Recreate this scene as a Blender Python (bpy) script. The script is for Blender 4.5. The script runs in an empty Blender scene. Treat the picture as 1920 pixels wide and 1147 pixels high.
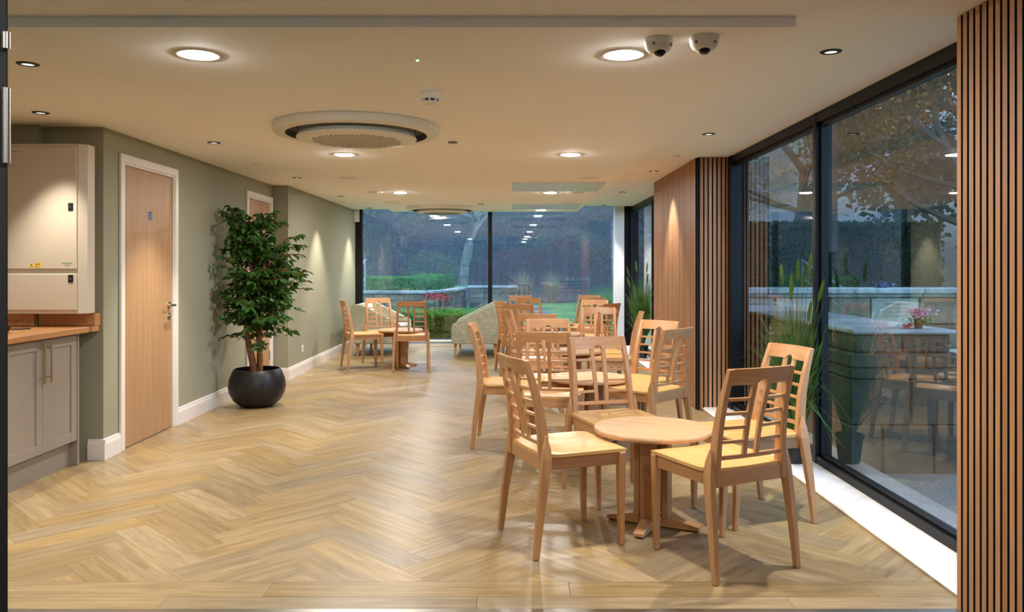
import bpy, bmesh, math, random
from mathutils import Vector, Matrix

# ------------------------------------------------------------------ camera, world, exposure
SC = bpy.context.scene
COL = SC.collection
F_PX, CX, CY, H_CAM = 1493.3, 957.0, 502.0, 1.30
cam_d = bpy.data.cameras.new('camera'); cam = bpy.data.objects.new('camera', cam_d); COL.objects.link(cam)
cam.location = (0, 0, H_CAM); cam.rotation_euler = (math.pi / 2, 0, 0)
cam_d.sensor_width = 36.0; cam_d.lens = 36.0 * F_PX / 1920.0
cam_d.shift_x = (960 - CX) / 1920.0; cam_d.shift_y = -(573.5 - CY) / 1920.0
cam_d.clip_start = 0.05; cam_d.clip_end = 400
SC.camera = cam

world = bpy.data.worlds.new('overcast_dusk'); SC.world = world; world.use_nodes = True
wn = world.node_tree.nodes; wl = world.node_tree.links
bgn = wn.get('Background') or wn.new('ShaderNodeBackground')
bgn.inputs['Color'].default_value = (0.40, 0.62, 1.0, 1); bgn.inputs['Strength'].default_value = 1.6

SC.view_settings.view_transform = 'Standard'; SC.view_settings.look = 'None'
SC.view_settings.gamma = 1.0; SC.view_settings.use_curve_mapping = False
SC.view_settings.exposure = 2.08
LED_COL = (1.0, 0.97, 0.92); LED_STR = 148.0      # the round ceiling panels
SPOT_COL = (1.0, 0.92, 0.78); SPOT_W = 36.0     # the small black-ringed spots
try:
    SC.cycles.use_denoising = True; SC.cycles.use_adaptive_sampling = True; SC.cycles.adaptive_threshold = 0.04
    SC.cycles.max_bounces = 12; SC.cycles.diffuse_bounces = 8; SC.cycles.glossy_bounces = 4
    SC.cycles.transparent_max_bounces = 24; SC.cycles.sample_clamp_indirect = 6.0
    SC.cycles.caustics_reflective = False; SC.cycles.caustics_refractive = False
except Exception:
    pass
R = random.Random(7)

# ------------------------------------------------------------------ materials
def S(r, g, b):
    f = lambda c: (c / 255 / 12.92) if c / 255 <= 0.04045 else ((c / 255 + 0.055) / 1.055) ** 2.4
    return (f(r), f(g), f(b), 1.0)
class NT:
    def __init__(s, name):
        s.m = bpy.data.materials.new(name); s.m.use_nodes = True; s.t = s.m.node_tree; s.n = s.t.nodes; s.l = s.t.links
        s.n.clear(); s.out = s.n.new('ShaderNodeOutputMaterial')
    def add(s, typ, **kw):
        n = s.n.new(typ)
        for k, v in kw.items():
            if k in n.inputs.keys(): n.inputs[k].default_value = v
            else: setattr(n, k, v)
        return n
    def link(s, a, b): s.l.new(a, b)
    def principled(s, **kw):
        p = s.n.new('ShaderNodeBsdfPrincipled')
        for k, v in kw.items(): p.inputs[k].default_value = v
        s.l.new(p.outputs[0], s.out.inputs[0]); return p
def ramp(nt, fac, stops):
    r = nt.n.new('ShaderNodeValToRGB'); e = r.color_ramp.elements
    e[0].position, e[0].color = stops[0]; e[1].position, e[1].color = stops[-1]
    for p, c in stops[1:-1]:
        x = e.new(p); x.color = c
    nt.l.new(fac, r.inputs[0]); return r
def mul(c, k): return (min(1, c[0] * k), min(1, c[1] * k), min(1, c[2] * k), 1)

def plain(name, col, rough=0.5, metal=0.0, var=0.06, scale=6.0, bump=0.0, bscale=200.0, spec=0.5, coord='Object'):
    nt = NT(name); p = nt.principled(Roughness=rough, Metallic=metal)
    p.inputs['Specular IOR Level'].default_value = spec
    tc = nt.add('ShaderNodeTexCoord'); no = nt.add('ShaderNodeTexNoise', Scale=scale, Detail=3.0)
    nt.link(tc.outputs[coord], no.inputs['Vector'])
    r = ramp(nt, no.outputs['Fac'], [(0.3, mul(col, 1 - var)), (0.7, mul(col, 1 + var))])
    nt.link(r.outputs[0], p.inputs['Base Color'])
    if bump:
        n2 = nt.add('ShaderNodeTexNoise', Scale=bscale, Detail=2.0); nt.link(tc.outputs[coord], n2.inputs['Vector'])
        b = nt.add('ShaderNodeBump', Strength=bump, Distance=0.01); nt.link(n2.outputs['Fac'], b.inputs['Height']); nt.link(b.outputs[0], p.inputs['Normal'])
    return nt.m

def wood(name, c1, c2, rough=0.4, axis='Z', scale=1.0, rnd=0.12, coat=0.0):
    """straight grain along one local axis, tone jitter per object"""
    nt = NT(name); p = nt.principled(Roughness=rough)
    p.inputs['Coat Weight'].default_value = coat; p.inputs['Coat Roughness'].default_value = 0.25
    tc = nt.add('ShaderNodeTexCoord'); oi = nt.add('ShaderNodeObjectInfo'); mp = nt.add('ShaderNodeMapping')
    sc = {'X': (2, 42, 42), 'Y': (42, 2, 42), 'Z': (42, 42, 2)}[axis]
    mp.inputs['Scale'].default_value = tuple(v * scale for v in sc)
    ml = nt.add('ShaderNodeMath', operation='MULTIPLY'); ml.inputs[1].default_value = 37.0
    nt.link(oi.outputs['Random'], ml.inputs[0]); nt.link(ml.outputs[0], mp.inputs['Location'])
    nt.link(tc.outputs['Object'], mp.inputs['Vector'])
    no = nt.add('ShaderNodeTexNoise', Scale=1.0, Detail=5.0, Roughness=0.6, Distortion=0.5); nt.link(mp.outputs[0], no.inputs['Vector'])
    r = ramp(nt, no.outputs['Fac'], [(0.28, c2), (0.72, c1)])
    hs = nt.add('ShaderNodeHueSaturation'); nt.link(r.outputs[0], hs.inputs['Color'])
    mr = nt.add('ShaderNodeMapRange'); mr.inputs['To Min'].default_value = 1 - rnd; mr.inputs['To Max'].default_value = 1 + rnd
    nt.link(oi.outputs['Random'], mr.inputs['Value']); nt.link(mr.outputs[0], hs.inputs['Value'])
    nt.link(hs.outputs[0], p.inputs['Base Color'])
    return nt.m

def plank_mat():
    """oak plank: grain follows UV (u along the board), tone from UV-borne random + object random"""
    nt = NT('oak_floor_plank'); p = nt.principled(Roughness=0.34)
    uv = nt.add('ShaderNodeUVMap'); oi = nt.add('ShaderNodeObjectInfo')
    at = nt.add('ShaderNodeAttribute', attribute_name='tone')
    sm = nt.add('ShaderNodeMath', operation='ADD'); nt.link(oi.outputs['Random'], sm.inputs[0]); nt.link(at.outputs['Fac'], sm.inputs[1])
    fr = nt.add('ShaderNodeMath', operation='FRACT'); nt.link(sm.outputs[0], fr.inputs[0])
    m5 = nt.add('ShaderNodeMath', operation='MULTIPLY'); m5.inputs[1].default_value = 53.0; nt.link(fr.outputs[0], m5.inputs[0])
    cb = nt.add('ShaderNodeCombineXYZ'); nt.link(m5.outputs[0], cb.inputs[0]); nt.link(m5.outputs[0], cb.inputs[1]); nt.link(m5.outputs[0], cb.inputs[2])
    ad = nt.add('ShaderNodeVectorMath', operation='ADD'); nt.link(uv.outputs[0], ad.inputs[0]); nt.link(cb.outputs[0], ad.inputs[1])
    mp = nt.add('ShaderNodeMapping'); mp.inputs['Scale'].default_value = (2.2, 26, 1); nt.link(ad.outputs[0], mp.inputs['Vector'])
    no = nt.add('ShaderNodeTexNoise', Scale=1.0, Detail=6.0, Roughness=0.62, Distortion=0.8); nt.link(mp.outputs[0], no.inputs['Vector'])
    r = ramp(nt, no.outputs['Fac'], [(0.25, S(132, 109, 76)), (0.5, S(160, 136, 96)), (0.78, S(184, 160, 117))])
    mp2 = nt.add('ShaderNodeMapping'); mp2.inputs['Scale'].default_value = (9, 120, 1); nt.link(ad.outputs[0], mp2.inputs['Vector'])
    n2 = nt.add('ShaderNodeTexNoise', Scale=1.0, Detail=3.0); nt.link(mp2.outputs[0], n2.inputs['Vector'])
    r2 = ramp(nt, n2.outputs['Fac'], [(0.3, (0.86, 0.84, 0.82, 1)), (0.6, (1, 1, 1, 1))])
    mx = nt.add('ShaderNodeMix', data_type='RGBA', blend_type='MULTIPLY'); mx.inputs[0].default_value = 0.8
    nt.link(r.outputs[0], mx.inputs[6]); nt.link(r2.outputs[0], mx.inputs[7])
    hs = nt.add('ShaderNodeHueSaturation'); nt.link(mx.outputs[2], hs.inputs['Color'])
    mr = nt.add('ShaderNodeMapRange'); mr.inputs['To Min'].default_value = 0.84; mr.inputs['To Max'].default_value = 1.10
    nt.link(fr.outputs[0], mr.inputs['Value']); nt.link(mr.outputs[0], hs.inputs['Value'])
    f2 = nt.add('ShaderNodeMath', operation='MULTIPLY'); f2.inputs[1].default_value = 7.31; nt.link(fr.outputs[0], f2.inputs[0])
    f3 = nt.add('ShaderNodeMath', operation='FRACT'); nt.link(f2.outputs[0], f3.inputs[0])
    mr2 = nt.add('ShaderNodeMapRange'); mr2.inputs['To Min'].default_value = 0.82; mr2.inputs['To Max'].default_value = 1.08
    nt.link(f3.outputs[0], mr2.inputs['Value']); nt.link(mr2.outputs[0], hs.inputs['Saturation'])
    nt.link(hs.outputs[0], p.inputs['Base Color'])
    b = nt.add('ShaderNodeBump', Strength=0.12, Distance=0.002); nt.link(n2.outputs['Fac'], b.inputs['Height']); nt.link(b.outputs[0], p.inputs['Normal'])
    return nt.m

def glass_mat(name, tint, refl=.1):
    # double glazing: Schlick reflectance from both faces of the pane
    nt = NT(name); tr = nt.add('ShaderNodeBsdfTransparent', Color=tint); gl = nt.add('ShaderNodeBsdfGlossy', Roughness=0.0, Color=(1, 1, 1, 1))
    lw = nt.add('ShaderNodeLayerWeight', Blend=0.5); pw = nt.add('ShaderNodeMath', operation='POWER'); pw.inputs[1].default_value = 5.0
    nt.link(lw.outputs['Facing'], pw.inputs[0])
    fr = nt.add('ShaderNodeMath', operation='MULTIPLY_ADD'); fr.inputs[1].default_value = 1 - refl; fr.inputs[2].default_value = refl; nt.link(pw.outputs[0], fr.inputs[0])
    mx = nt.add('ShaderNodeMixShader')
    nt.link(fr.outputs[0], mx.inputs[0]); nt.link(tr.outputs[0], mx.inputs[1]); nt.link(gl.outputs[0], mx.inputs[2]); nt.link(mx.outputs[0], nt.out.inputs[0])
    return nt.m
def emit(name, col, st):
    nt = NT(name); e = nt.add('ShaderNodeEmission', Color=(*col[:3], 1), Strength=st); nt.link(e.outputs[0], nt.out.inputs[0]); return nt.m
def leaf_mat(name, c1, c2, rough=0.45, trans=0.25):
    nt = NT(name); p = nt.principled(Roughness=rough); p.inputs['Specular IOR Level'].default_value = 0.5 if rough < .5 else 0.12
    tc = nt.add('ShaderNodeNewGeometry'); no = nt.add('ShaderNodeTexNoise', Scale=9.0, Detail=2.0)
    nt.link(tc.outputs['Position'], no.inputs['Vector'])
    r = ramp(nt, no.outputs['Fac'], [(0.32, c1), (0.68, c2)]); nt.link(r.outputs[0], p.inputs['Base Color'])
    if trans:
        t = nt.add('ShaderNodeBsdfTranslucent'); nt.link(r.outputs[0], t.inputs[0]); mx = nt.add('ShaderNodeMixShader'); mx.inputs[0].default_value = trans
        nt.link(p.outputs[0], mx.inputs[1]); nt.link(t.outputs[0], mx.inputs[2]); nt.link(mx.outputs[0], nt.out.inputs[0])
    return nt.m
def stone_mat(name, c1, c2, scale=5.0):
    nt = NT(name); p = nt.principled(Roughness=0.85); tc = nt.add('ShaderNodeNewGeometry')
    no = nt.add('ShaderNodeTexNoise', Scale=scale, Detail=8.0, Roughness=0.65); nt.link(tc.outputs['Position'], no.inputs['Vector'])
    r = ramp(nt, no.outputs['Fac'], [(0.3, c2), (0.7, c1)])
    oi = nt.add('ShaderNodeObjectInfo'); hs = nt.add('ShaderNodeHueSaturation'); nt.link(r.outputs[0], hs.inputs['Color'])
    mr = nt.add('ShaderNodeMapRange'); mr.inputs['To Min'].default_value = .75; mr.inputs['To Max'].default_value = 1.25
    nt.link(oi.outputs['Random'], mr.inputs['Value']); nt.link(mr.outputs[0], hs.inputs['Value']); nt.link(hs.outputs[0], p.inputs['Base Color'])
    b = nt.add('ShaderNodeBump', Strength=0.5, Distance=0.02); nt.link(no.outputs['Fac'], b.inputs['Height']); nt.link(b.outputs[0], p.inputs['Normal'])
    return nt.m
def fabric_mat():
    nt = NT('sofa_fabric'); p = nt.principled(Roughness=0.9); p.inputs['Sheen Weight'].default_value = 0.3
    tc = nt.add('ShaderNodeTexCoord'); sx = nt.add('ShaderNodeSeparateXYZ'); nt.link(tc.outputs['Object'], sx.inputs[0])
    m = nt.add('ShaderNodeMath', operation='MULTIPLY'); m.inputs[1].default_value = 250.0; nt.link(sx.outputs[2], m.inputs[0])
    s = nt.add('ShaderNodeMath', operation='SINE'); nt.link(m.outputs[0], s.inputs[0])
    no = nt.add('ShaderNodeTexNoise', Scale=14.0, Detail=2.0); nt.link(tc.outputs['Object'], no.inputs['Vector'])
    a = nt.add('ShaderNodeMath', operation='MULTIPLY_ADD'); a.inputs[1].default_value = 0.35; nt.link(s.outputs[0], a.inputs[0]); nt.link(no.outputs['Fac'], a.inputs[2])
    r = ramp(nt, a.outputs[0], [(0.15, S(136, 134, 110)), (0.85, S(186, 186, 164))]); nt.link(r.outputs[0], p.inputs['Base Color'])
    return nt.m

M = {}
M['plank'] = plank_mat()
M['ceiling'] = plain('ceiling_paint', S(244, 244, 245), 0.85, var=0.015, scale=1.5)
M['wall'] = plain('sage_wall_paint', S(149, 148, 126), 0.8, var=0.02, scale=2.0, bump=0.03, bscale=150)
M['trim'] = plain('white_gloss_trim', S(228, 222, 218), 0.35, var=0.01)
M['white'] = plain('white_paint', S(226, 224, 222), 0.5, var=0.015)
M['sill'] = plain('white_sill', S(238, 238, 240), 0.35, var=0.01)
M['frame'] = plain('black_window_frame', S(13, 14, 15), 0.45, var=0.08, spec=.25)
M['black'] = plain('matt_black', S(17, 17, 17), 0.55, var=0.1)
M['felt'] = plain('black_slat_backing', S(12, 12, 12), 0.95, var=0.1)
M['subfloor'] = plain('floor_joint', S(92, 68, 45), 0.8)
M['mat'] = plain('entrance_mat', S(52, 50, 50), 0.95, var=0.4, scale=160)
M['metal'] = plain('brushed_steel', S(190, 188, 182), 0.3, metal=1.0, var=0.04)
M['brass'] = plain('brushed_brass', S(200, 178, 130), 0.32, metal=1.0, var=0.04)
M['beech'] = wood('beech_vertical_grain', S(200, 152, 105), S(176, 126, 83), 0.36, 'Z')
M['beech_h'] = wood('beech_cross_grain', S(200, 152, 105), S(176, 126, 83), 0.36, 'X')
M['beech_y'] = wood('beech_depth_grain', S(200, 152, 105), S(176, 126, 83), 0.36, 'Y')
M['ply'] = wood('beech_ply_seat', S(224, 178, 114), S(206, 154, 92), 0.33, 'Y', 0.7)
M['tabletop'] = wood('oak_tabletop', S(206, 172, 132), S(180, 142, 102), 0.34, 'X', 0.6)
M['door'] = wood('oak_veneer_door', S(182, 145, 106), S(162, 124, 88), 0.42, 'Z', 0.6, 0.03)
M['worktop'] = wood('oak_worktop', S(200, 148, 96), S(166, 110, 64), 0.38, 'Y', 0.8)
M['slat'] = wood('oak_slat', S(196, 146, 104), S(164, 116, 78), 0.45, 'Z', 1.0, 0.16)
M['cabinet'] = plain('taupe_cabinet_paint', S(146, 136, 124), 0.5, var=0.015)
M['panelbox'] = plain('cream_powder_coat', S(206, 194, 176), 0.45, var=0.01)
M['plastic'] = plain('white_plastic', S(224, 220, 210), 0.4, var=0.01)
M['rim'] = plain('satin_grey_rim', S(205, 202, 196), 0.35, metal=.0, var=.02)
M['grille'] = plain('grey_grille', S(120, 110, 96), 0.5, var=0.03)
M['greypanel'] = plain('grey_ceiling_panel', S(214, 218, 222), 0.22, var=0.02)
M['pot'] = plain('dark_metal_pot', S(44, 42, 42), 0.38, metal=0.55, var=0.25, scale=14)
M['plantpot'] = plain('black_plastic_pot', S(20, 21, 20), 0.4, var=0.1)
M['soil'] = plain('dark_soil', S(42, 32, 24), 0.95, var=0.4, scale=60)
M['trunk'] = plain('ficus_bark', S(134, 88, 54), 0.75, var=0.35, scale=28, bump=0.3, bscale=60)
M['leaf'] = leaf_mat('ficus_leaf', S(30, 64, 22), S(74, 120, 46), 0.36, 0.25)
M['blade'] = leaf_mat('grass_blade', S(40, 78, 26), S(104, 140, 62), 0.45, 0.3)
M['seed'] = leaf_mat('grass_seed_head', S(74, 104, 34), S(112, 136, 58), 0.7, 0.2)
M['fabric'] = fabric_mat()
M['smoke'] = plain('smoked_dome', S(8, 8, 9), 0.05, var=0.0)
M['glass'] = glass_mat('window_glass', (0.72, 0.84, 0.86, 1), .14)
M['led'] = emit('led_diffuser', LED_COL, LED_STR)
M['lens'] = emit('spot_lens', SPOT_COL, .35)
M['green_led'] = emit('green_indicator', (0.1, 1.0, 0.25), 6.0)
M['yellow'] = plain('warning_yellow', S(232, 190, 40), 0.5, var=0.01)
M['blue'] = plain('sign_blue', S(40, 88, 150), 0.45, var=0.01)
M['logo'] = plain('logo_green', S(96, 172, 92), 0.5, var=0.01)
M['ink'] = plain('black_ink', S(22, 22, 22), 0.6, var=0.0)
M['inkgrey'] = plain('grey_ink', S(120, 116, 104), 0.6, var=0.0)
# outside
M['lawn'] = plain('lawn', S(80, 128, 54), 0.95, var=0.35, scale=1.6, bump=0.4, bscale=30)
M['litter'] = plain('leaf_litter_bank', S(70, 58, 44), 0.95, var=0.4, scale=1.4, bump=0.5, bscale=8)
M['path'] = plain('tarmac_path', S(92, 92, 94), 0.9, var=0.15, scale=8)
M['gravel'] = plain('pale_gravel', S(112, 108, 104), 0.95, var=0.5, scale=60, bump=0.8, bscale=60)
M['stone'] = stone_mat('weathered_sandstone', S(138, 126, 104), S(70, 68, 58), 3.5)
M['tombstone'] = stone_mat('mossy_sandstone', S(74, 70, 52), S(30, 34, 26), 2.6)
M['coping'] = stone_mat('grey_coping', S(172, 172, 168), S(112, 114, 112), 4.0)
M['mortar'] = plain('dark_mortar', S(52, 52, 48), 0.95, var=0.3)
M['plaque'] = stone_mat('memorial_plaque', S(186, 182, 170), S(150, 146, 132), 2.0)
M['hedge'] = leaf_mat('box_hedge_leaf', S(52, 112, 36), S(112, 176, 70), 0.6, 0.25)
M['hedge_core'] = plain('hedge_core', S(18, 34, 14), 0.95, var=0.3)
M['evergreen'] = leaf_mat('evergreen_leaf', S(18, 38, 26), S(44, 72, 46), 0.7, 0.1)
M['autumn'] = leaf_mat('autumn_leaf', S(88, 56, 30), S(140, 98, 50), 0.7, 0.3)
M['russet'] = leaf_mat('russet_leaf', S(98, 54, 40), S(136, 84, 58), 0.7, 0.3)
M['olive'] = leaf_mat('olive_leaf', S(74, 90, 44), S(128, 136, 70), 0.7, 0.3)
M['drygrass'] = leaf_mat('dry_grass', S(150, 130, 92), S(190, 172, 128), 0.8, 0.3)
M['ornamental'] = leaf_mat('green_grass_tuft', S(74, 118, 60), S(140, 176, 108), 0.7, 0.3)
M['bark'] = plain('tree_bark', S(58, 54, 48), 0.95, var=0.3, scale=5)
M['bark_pale'] = plain('pale_tree_bark', S(116, 116, 96), 0.95, var=0.35, scale=4)
M['rail'] = plain('grey_handrail', S(150, 156, 164), 0.4, metal=0.4)
M['iron'] = plain('black_iron', S(26, 28, 32), 0.6)
M['petal_pink'] = plain('pink_petal', S(226, 160, 180), 0.6); M['petal_red'] = plain('red_petal', S(190, 44, 44), 0.6)
M['bluecloth'] = plain('blue_wrap', S(52, 72, 112), 0.6)

# ------------------------------------------------------------------ mesh helpers
class MB:
    def __init__(s): s.v = []; s.f = []; s.uv = None
    def _q(s, base, quads): s.f += [tuple(base + i for i in q) for q in quads]
    def hexa(s, p):  # 8 points: bottom 0-3 ccw, top 4-7
        b = len(s.v); s.v += [tuple(x) for x in p]
        s._q(b, [(3, 2, 1, 0), (4, 5, 6, 7), (0, 1, 5, 4), (1, 2, 6, 5), (2, 3, 7, 6), (3, 0, 4, 7)]); return s
    def box(s, x0, x1, y0, y1, z0, z1):
        return s.hexa([(x0, y0, z0), (x1, y0, z0), (x1, y1, z0), (x0, y1, z0), (x0, y0, z1), (x1, y0, z1), (x1, y1, z1), (x0, y1, z1)])
    def loft(s, rings, cap=True, closed=True):
        n = len(rings[0]); b = len(s.v)
        for r in rings: s.v += [tuple(p) for p in r]
        for i in range(len(rings) - 1):
            for j in range(n if closed else n - 1):
                k = (j + 1) % n; s.f.append((b + i * n + j, b + i * n + k, b + (i + 1) * n + k, b + (i + 1) * n + j))
        if cap:
            s.f.append(tuple(b + j for j in reversed(range(n)))); e = b + (len(rings) - 1) * n; s.f.append(tuple(e + j for j in range(n)))
        return s
    def rect_loft(s, secs):  # (x,y,z,wx,wy) stacked in z
        return s.loft([[(x - wx / 2, y - wy / 2, z), (x + wx / 2, y - wy / 2, z), (x + wx / 2, y + wy / 2, z), (x - wx / 2, y + wy / 2, z)] for x, y, z, wx, wy in secs])
    def lathe(s, prof, n=32, c=(0, 0, 0), cap=True):
        return s.loft([[(c[0] + r * math.cos(2 * math.pi * j / n), c[1] + r * math.sin(2 * math.pi * j / n), c[2] + z) for j in range(n)] for r, z in prof], cap)
    def tube(s, pts, rad, n=6, cap=True):
        pts = [Vector(p) for p in pts]; rads = rad if isinstance(rad, (list, tuple)) else [rad] * len(pts); rings = []
        for i, p in enumerate(pts):
            d = (pts[min(i + 1, len(pts) - 1)] - pts[max(i - 1, 0)]).normalized()
            u = d.cross(Vector((0, 0, 1))) if abs(d.z) < 0.95 else d.cross(Vector((1, 0, 0))); u.normalize(); w = d.cross(u)
            rings.append([p + rads[i] * (math.cos(2 * math.pi * j / n) * u + math.sin(2 * math.pi * j / n) * w) for j in range(n)])
        return s.loft(rings, cap)
    def prism(s, poly, axis, a, b):  # polygon of 2D points extruded along axis
        m = {'x': lambda p, t: (t, p[0], p[1]), 'y': lambda p, t: (p[0], t, p[1]), 'z': lambda p, t: (p[0], p[1], t)}[axis]
        return s.loft([[m(p, a) for p in poly], [m(p, b) for p in poly]])
    def mesh(s, name, mat, smooth=False, bevel=0, seg=1, fixn=True):
        me = bpy.data.meshes.new(name); me.from_pydata(s.v, [], s.f); me.update()
        if fixn or bevel:
            bm = bmesh.new(); bm.from_mesh(me)
            if bevel:
                bmesh.ops.remove_doubles(bm, verts=bm.verts, dist=1e-6)
            bmesh.ops.recalc_face_normals(bm, faces=bm.faces)
            if bevel:
                ed = [e for e in bm.edges if len(e.link_faces) == 2 and e.calc_face_angle(0) > 0.5]
                try: bmesh.ops.bevel(bm, geom=ed, offset=bevel, segments=seg, affect='EDGES', clamp_overlap=True, profile=0.6)
                except Exception: pass
            bm.to_mesh(me); bm.free()
        if mat is not None: me.materials.append(M[mat] if isinstance(mat, str) else mat)
        if smooth:
            me.polygons.foreach_set('use_smooth', [True] * len(me.polygons))
            try: me.set_sharp_from_angle(angle=math.radians(38))
            except Exception: pass
        return me
    def obj(s, name, mat, parent=None, smooth=False, bevel=0, seg=1, label=None, fixn=True):
        return link(name, s.mesh(name, mat, smooth, bevel, seg, fixn), parent, label)
def link(name, me, parent=None, label=None):
    o = bpy.data.objects.new(name, me); COL.objects.link(o)
    if parent is not None: o.parent = parent
    if label: o['label'] = label
    return o
def tag(o, label, cat, group=None, kind=None):
    o['label'] = label; o['category'] = cat
    if group: o['group'] = group
    if kind: o['kind'] = kind
    return o
def thing(name, label, cat, loc=(0, 0, 0), rz=0, group=None):
    o = bpy.data.objects.new(name, None); COL.objects.link(o); o.location = loc; o.rotation_euler = (0, 0, rz); o.empty_display_size = 0.1
    return tag(o, label, cat, group)
def struct(o, label=None, cat=None):
    o['kind'] = 'structure'
    if label: o['label'] = label
    if cat: o['category'] = cat
    return o
def copy_tree(o, parent=None):
    kids = list(o.children); c = o.copy(); COL.objects.link(c); c.parent = parent
    for k in kids: copy_tree(k, c)
    return c
def box(name, b, mat, parent=None, bevel=0, label=None): return MB().box(*b).obj(name, mat, parent, bevel=bevel, label=label)
def text(name, s, size, mat, parent, loc, rot, align='LEFT'):
    cu = bpy.data.curves.new(name, 'FONT'); cu.body = s; cu.size = size; cu.align_x = align; cu.extrude = 0.0003; cu.resolution_u = 2
    t = bpy.data.objects.new(name, cu); COL.objects.link(t); bpy.context.view_layer.update()
    me = bpy.data.meshes.new_from_object(t.evaluated_get(bpy.context.evaluated_depsgraph_get())); bpy.data.objects.remove(t)
    me.materials.clear(); me.materials.append(M[mat]); o = link(name, me, parent); o.location = loc; o.rotation_euler = rot; return o

# ------------------------------------------------------------------ layout constants
XL, XL2, XF, XW = -2.76, -2.58, 1.70, 2.02     # left wall, far left wall, slat faces, window plane
YK, YJ, YB = 5.40, 9.24, 13.28                  # kitchen end wall, left wall jog, back glazing
YN, YF0, YF1 = 3.04, 7.27, 9.44                 # near slat wall end, timber fin from / to
ZL, ZC, ZR = 2.255, 2.215, 2.31                 # left/near ceiling, lowered centre, right strip
XK = -3.47                                      # kitchenette back wall
Y0 = -6.0                                       # entrance behind the camera

# ------------------------------------------------------------------ floor with herringbone planks
PL, PW, TH = 0.697, 0.155, 0.012
fl = struct(box('floor', (XK, XW + .1, 3.03, YB + .1, -0.10, -TH), 'subfloor'), 'oak herringbone plank floor', 'floor')
RECT = (-2.95, 1.765, 3.302, 13.22)
def clip(poly):
    def cut(P, ax, lim, sgn):
        out = []
        for i in range(len(P)):
            a, b = P[i], P[(i + 1) % len(P)]; da, db = sgn * (a[ax] - lim), sgn * (b[ax] - lim)
            if da >= 0: out.append(a)
            if da * db < 0:
                t = da / (da - db); out.append((a[0] + t * (b[0] - a[0]), a[1] + t * (b[1] - a[1])))
        return out
    for ax, lim, sgn in ((0, RECT[0], 1), (0, RECT[1], -1), (1, RECT[2], 1), (1, RECT[3], -1)):
        poly = cut(poly, ax, lim, sgn)
        if len(poly) < 3: return None
    return poly
def plank_mesh(polyl, th=TH, ch=0.0006):
    """chamfered slab from a local polygon (u along board)"""
    c = (sum(p[0] for p in polyl) / len(polyl), sum(p[1] for p in polyl) / len(polyl))
    ins = []
    for p in polyl:
        d = math.hypot(p[0] - c[0], p[1] - c[1]) or 1; ins.append((p[0] - (p[0] - c[0]) / d * ch * 1.4, p[1] - (p[1] - c[1]) / d * ch * 1.4))
    return [[(x, y, -th) for x, y in polyl], [(x, y, -ch) for x, y in polyl], [(x, y, 0) for x, y in ins]]
def set_uv(me, uvs):
    l = me.uv_layers.new(name='UVMap')
    for lo in me.loops: l.data[lo.index].uv = uvs[lo.vertex_index]
g = 0.0003
full_poly = [(g, g), (PL - g, g), (PL - g, PW - g), (g, PW - g)]
def mk_plank(polyl, name='plank'):
    b = MB(); b.loft(plank_mesh(polyl)); b.f = [f for f in b.f]; me = b.mesh(name, 'plank', fixn=True); set_uv(me, [(v.co.x, v.co.y) for v in me.vertices]); return me
full_mesh = mk_plank(full_poly)
q = math.sqrt(0.5)
planks = []
OX, OY = -0.367, 3.764   # right corner of one backslash plank
for m in range(-6, 6):
    for k in range(-70, 90):
        for kind in (0, 1):
            # lattice in (u,v) rotated frame: (kW+mL, kW-mL)
            u0, v0 = k * PW + m * PL, k * PW - m * PL
            if kind == 0: a, b_, du, dv = u0, v0, PL, PW
            else: a, b_, du, dv = u0 + PL, v0 + PW - PL, PW, PL
            cs = [(a, b_), (a + du, b_), (a + du, b_ + dv), (a, b_ + dv)]
            # u = (q, q), v = (-q, q) in the world: the lattice diagonal (1, 1) runs along +Y
            W = [(OX + (u - v) * q, OY + (u + v) * q) for u, v in cs]
            cxm = sum(p[0] for p in W) / 4; cym = sum(p[1] for p in W) / 4
            if not (RECT[0] - .6 < cxm < RECT[1] + .6 and RECT[2] - .6 < cym < RECT[3] + .6): continue
            pc = clip(W)
            if not pc: continue
            whole = len(pc) == 4 and all(min(math.hypot(p[0] - w[0], p[1] - w[1]) for w in W) < 1e-9 for p in pc)
            # local frame: origin + direction along the board
            if kind == 0: org, ang = W[0], math.pi / 4
            else: org, ang = W[1], 3 * math.pi / 4
            planks.append((cym, cxm, whole, pc, org, ang))
def vis(p):  # seen size: near and not hidden below the counter
    return p[0] + (3 if p[1] > 1.8 or p[1] < -2.9 else 0)
planks.sort(key=vis)
stuff = MB(); suv = []; stone = []
for i, (cym, cxm, whole, pc, org, ang) in enumerate(planks):
    ca, sa = math.cos(ang), math.sin(ang)
    if whole and i < 280:
        o = link('plank', full_mesh, fl); o.location = (org[0], org[1], 0); o.rotation_euler = (0, 0, ang); continue
    loc = [((x - org[0]) * ca + (y - org[1]) * sa, -(x - org[0]) * sa + (y - org[1]) * ca) for x, y in pc]
    if abs(sum(loc[j][0] * loc[(j + 1) % len(loc)][1] - loc[(j + 1) % len(loc)][0] * loc[j][1] for j in range(len(loc)))) < 0.002: continue
    if i < 280:
        o = link('plank', mk_plank(loc), fl); o.location = (org[0], org[1], 0); o.rotation_euler = (0, 0, ang)
    else:
        n0 = len(stuff.v); stuff.loft(plank_mesh(loc)); t = R.random()
        for j in range(n0, len(stuff.v)):
            lx, ly, lz = stuff.v[j]; suv.append((lx, ly)); stone.append(t)
            stuff.v[j] = (org[0] + lx * ca - ly * sa, org[1] + lx * sa + ly * ca, lz)
me = stuff.mesh('far_planks', 'plank', fixn=False); set_uv(me, suv)
at = me.attributes.new('tone', 'FLOAT', 'POINT'); at.data.foreach_set('value', stone)
o = link('far_planks', me, fl); o['kind'] = 'stuff'
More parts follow.
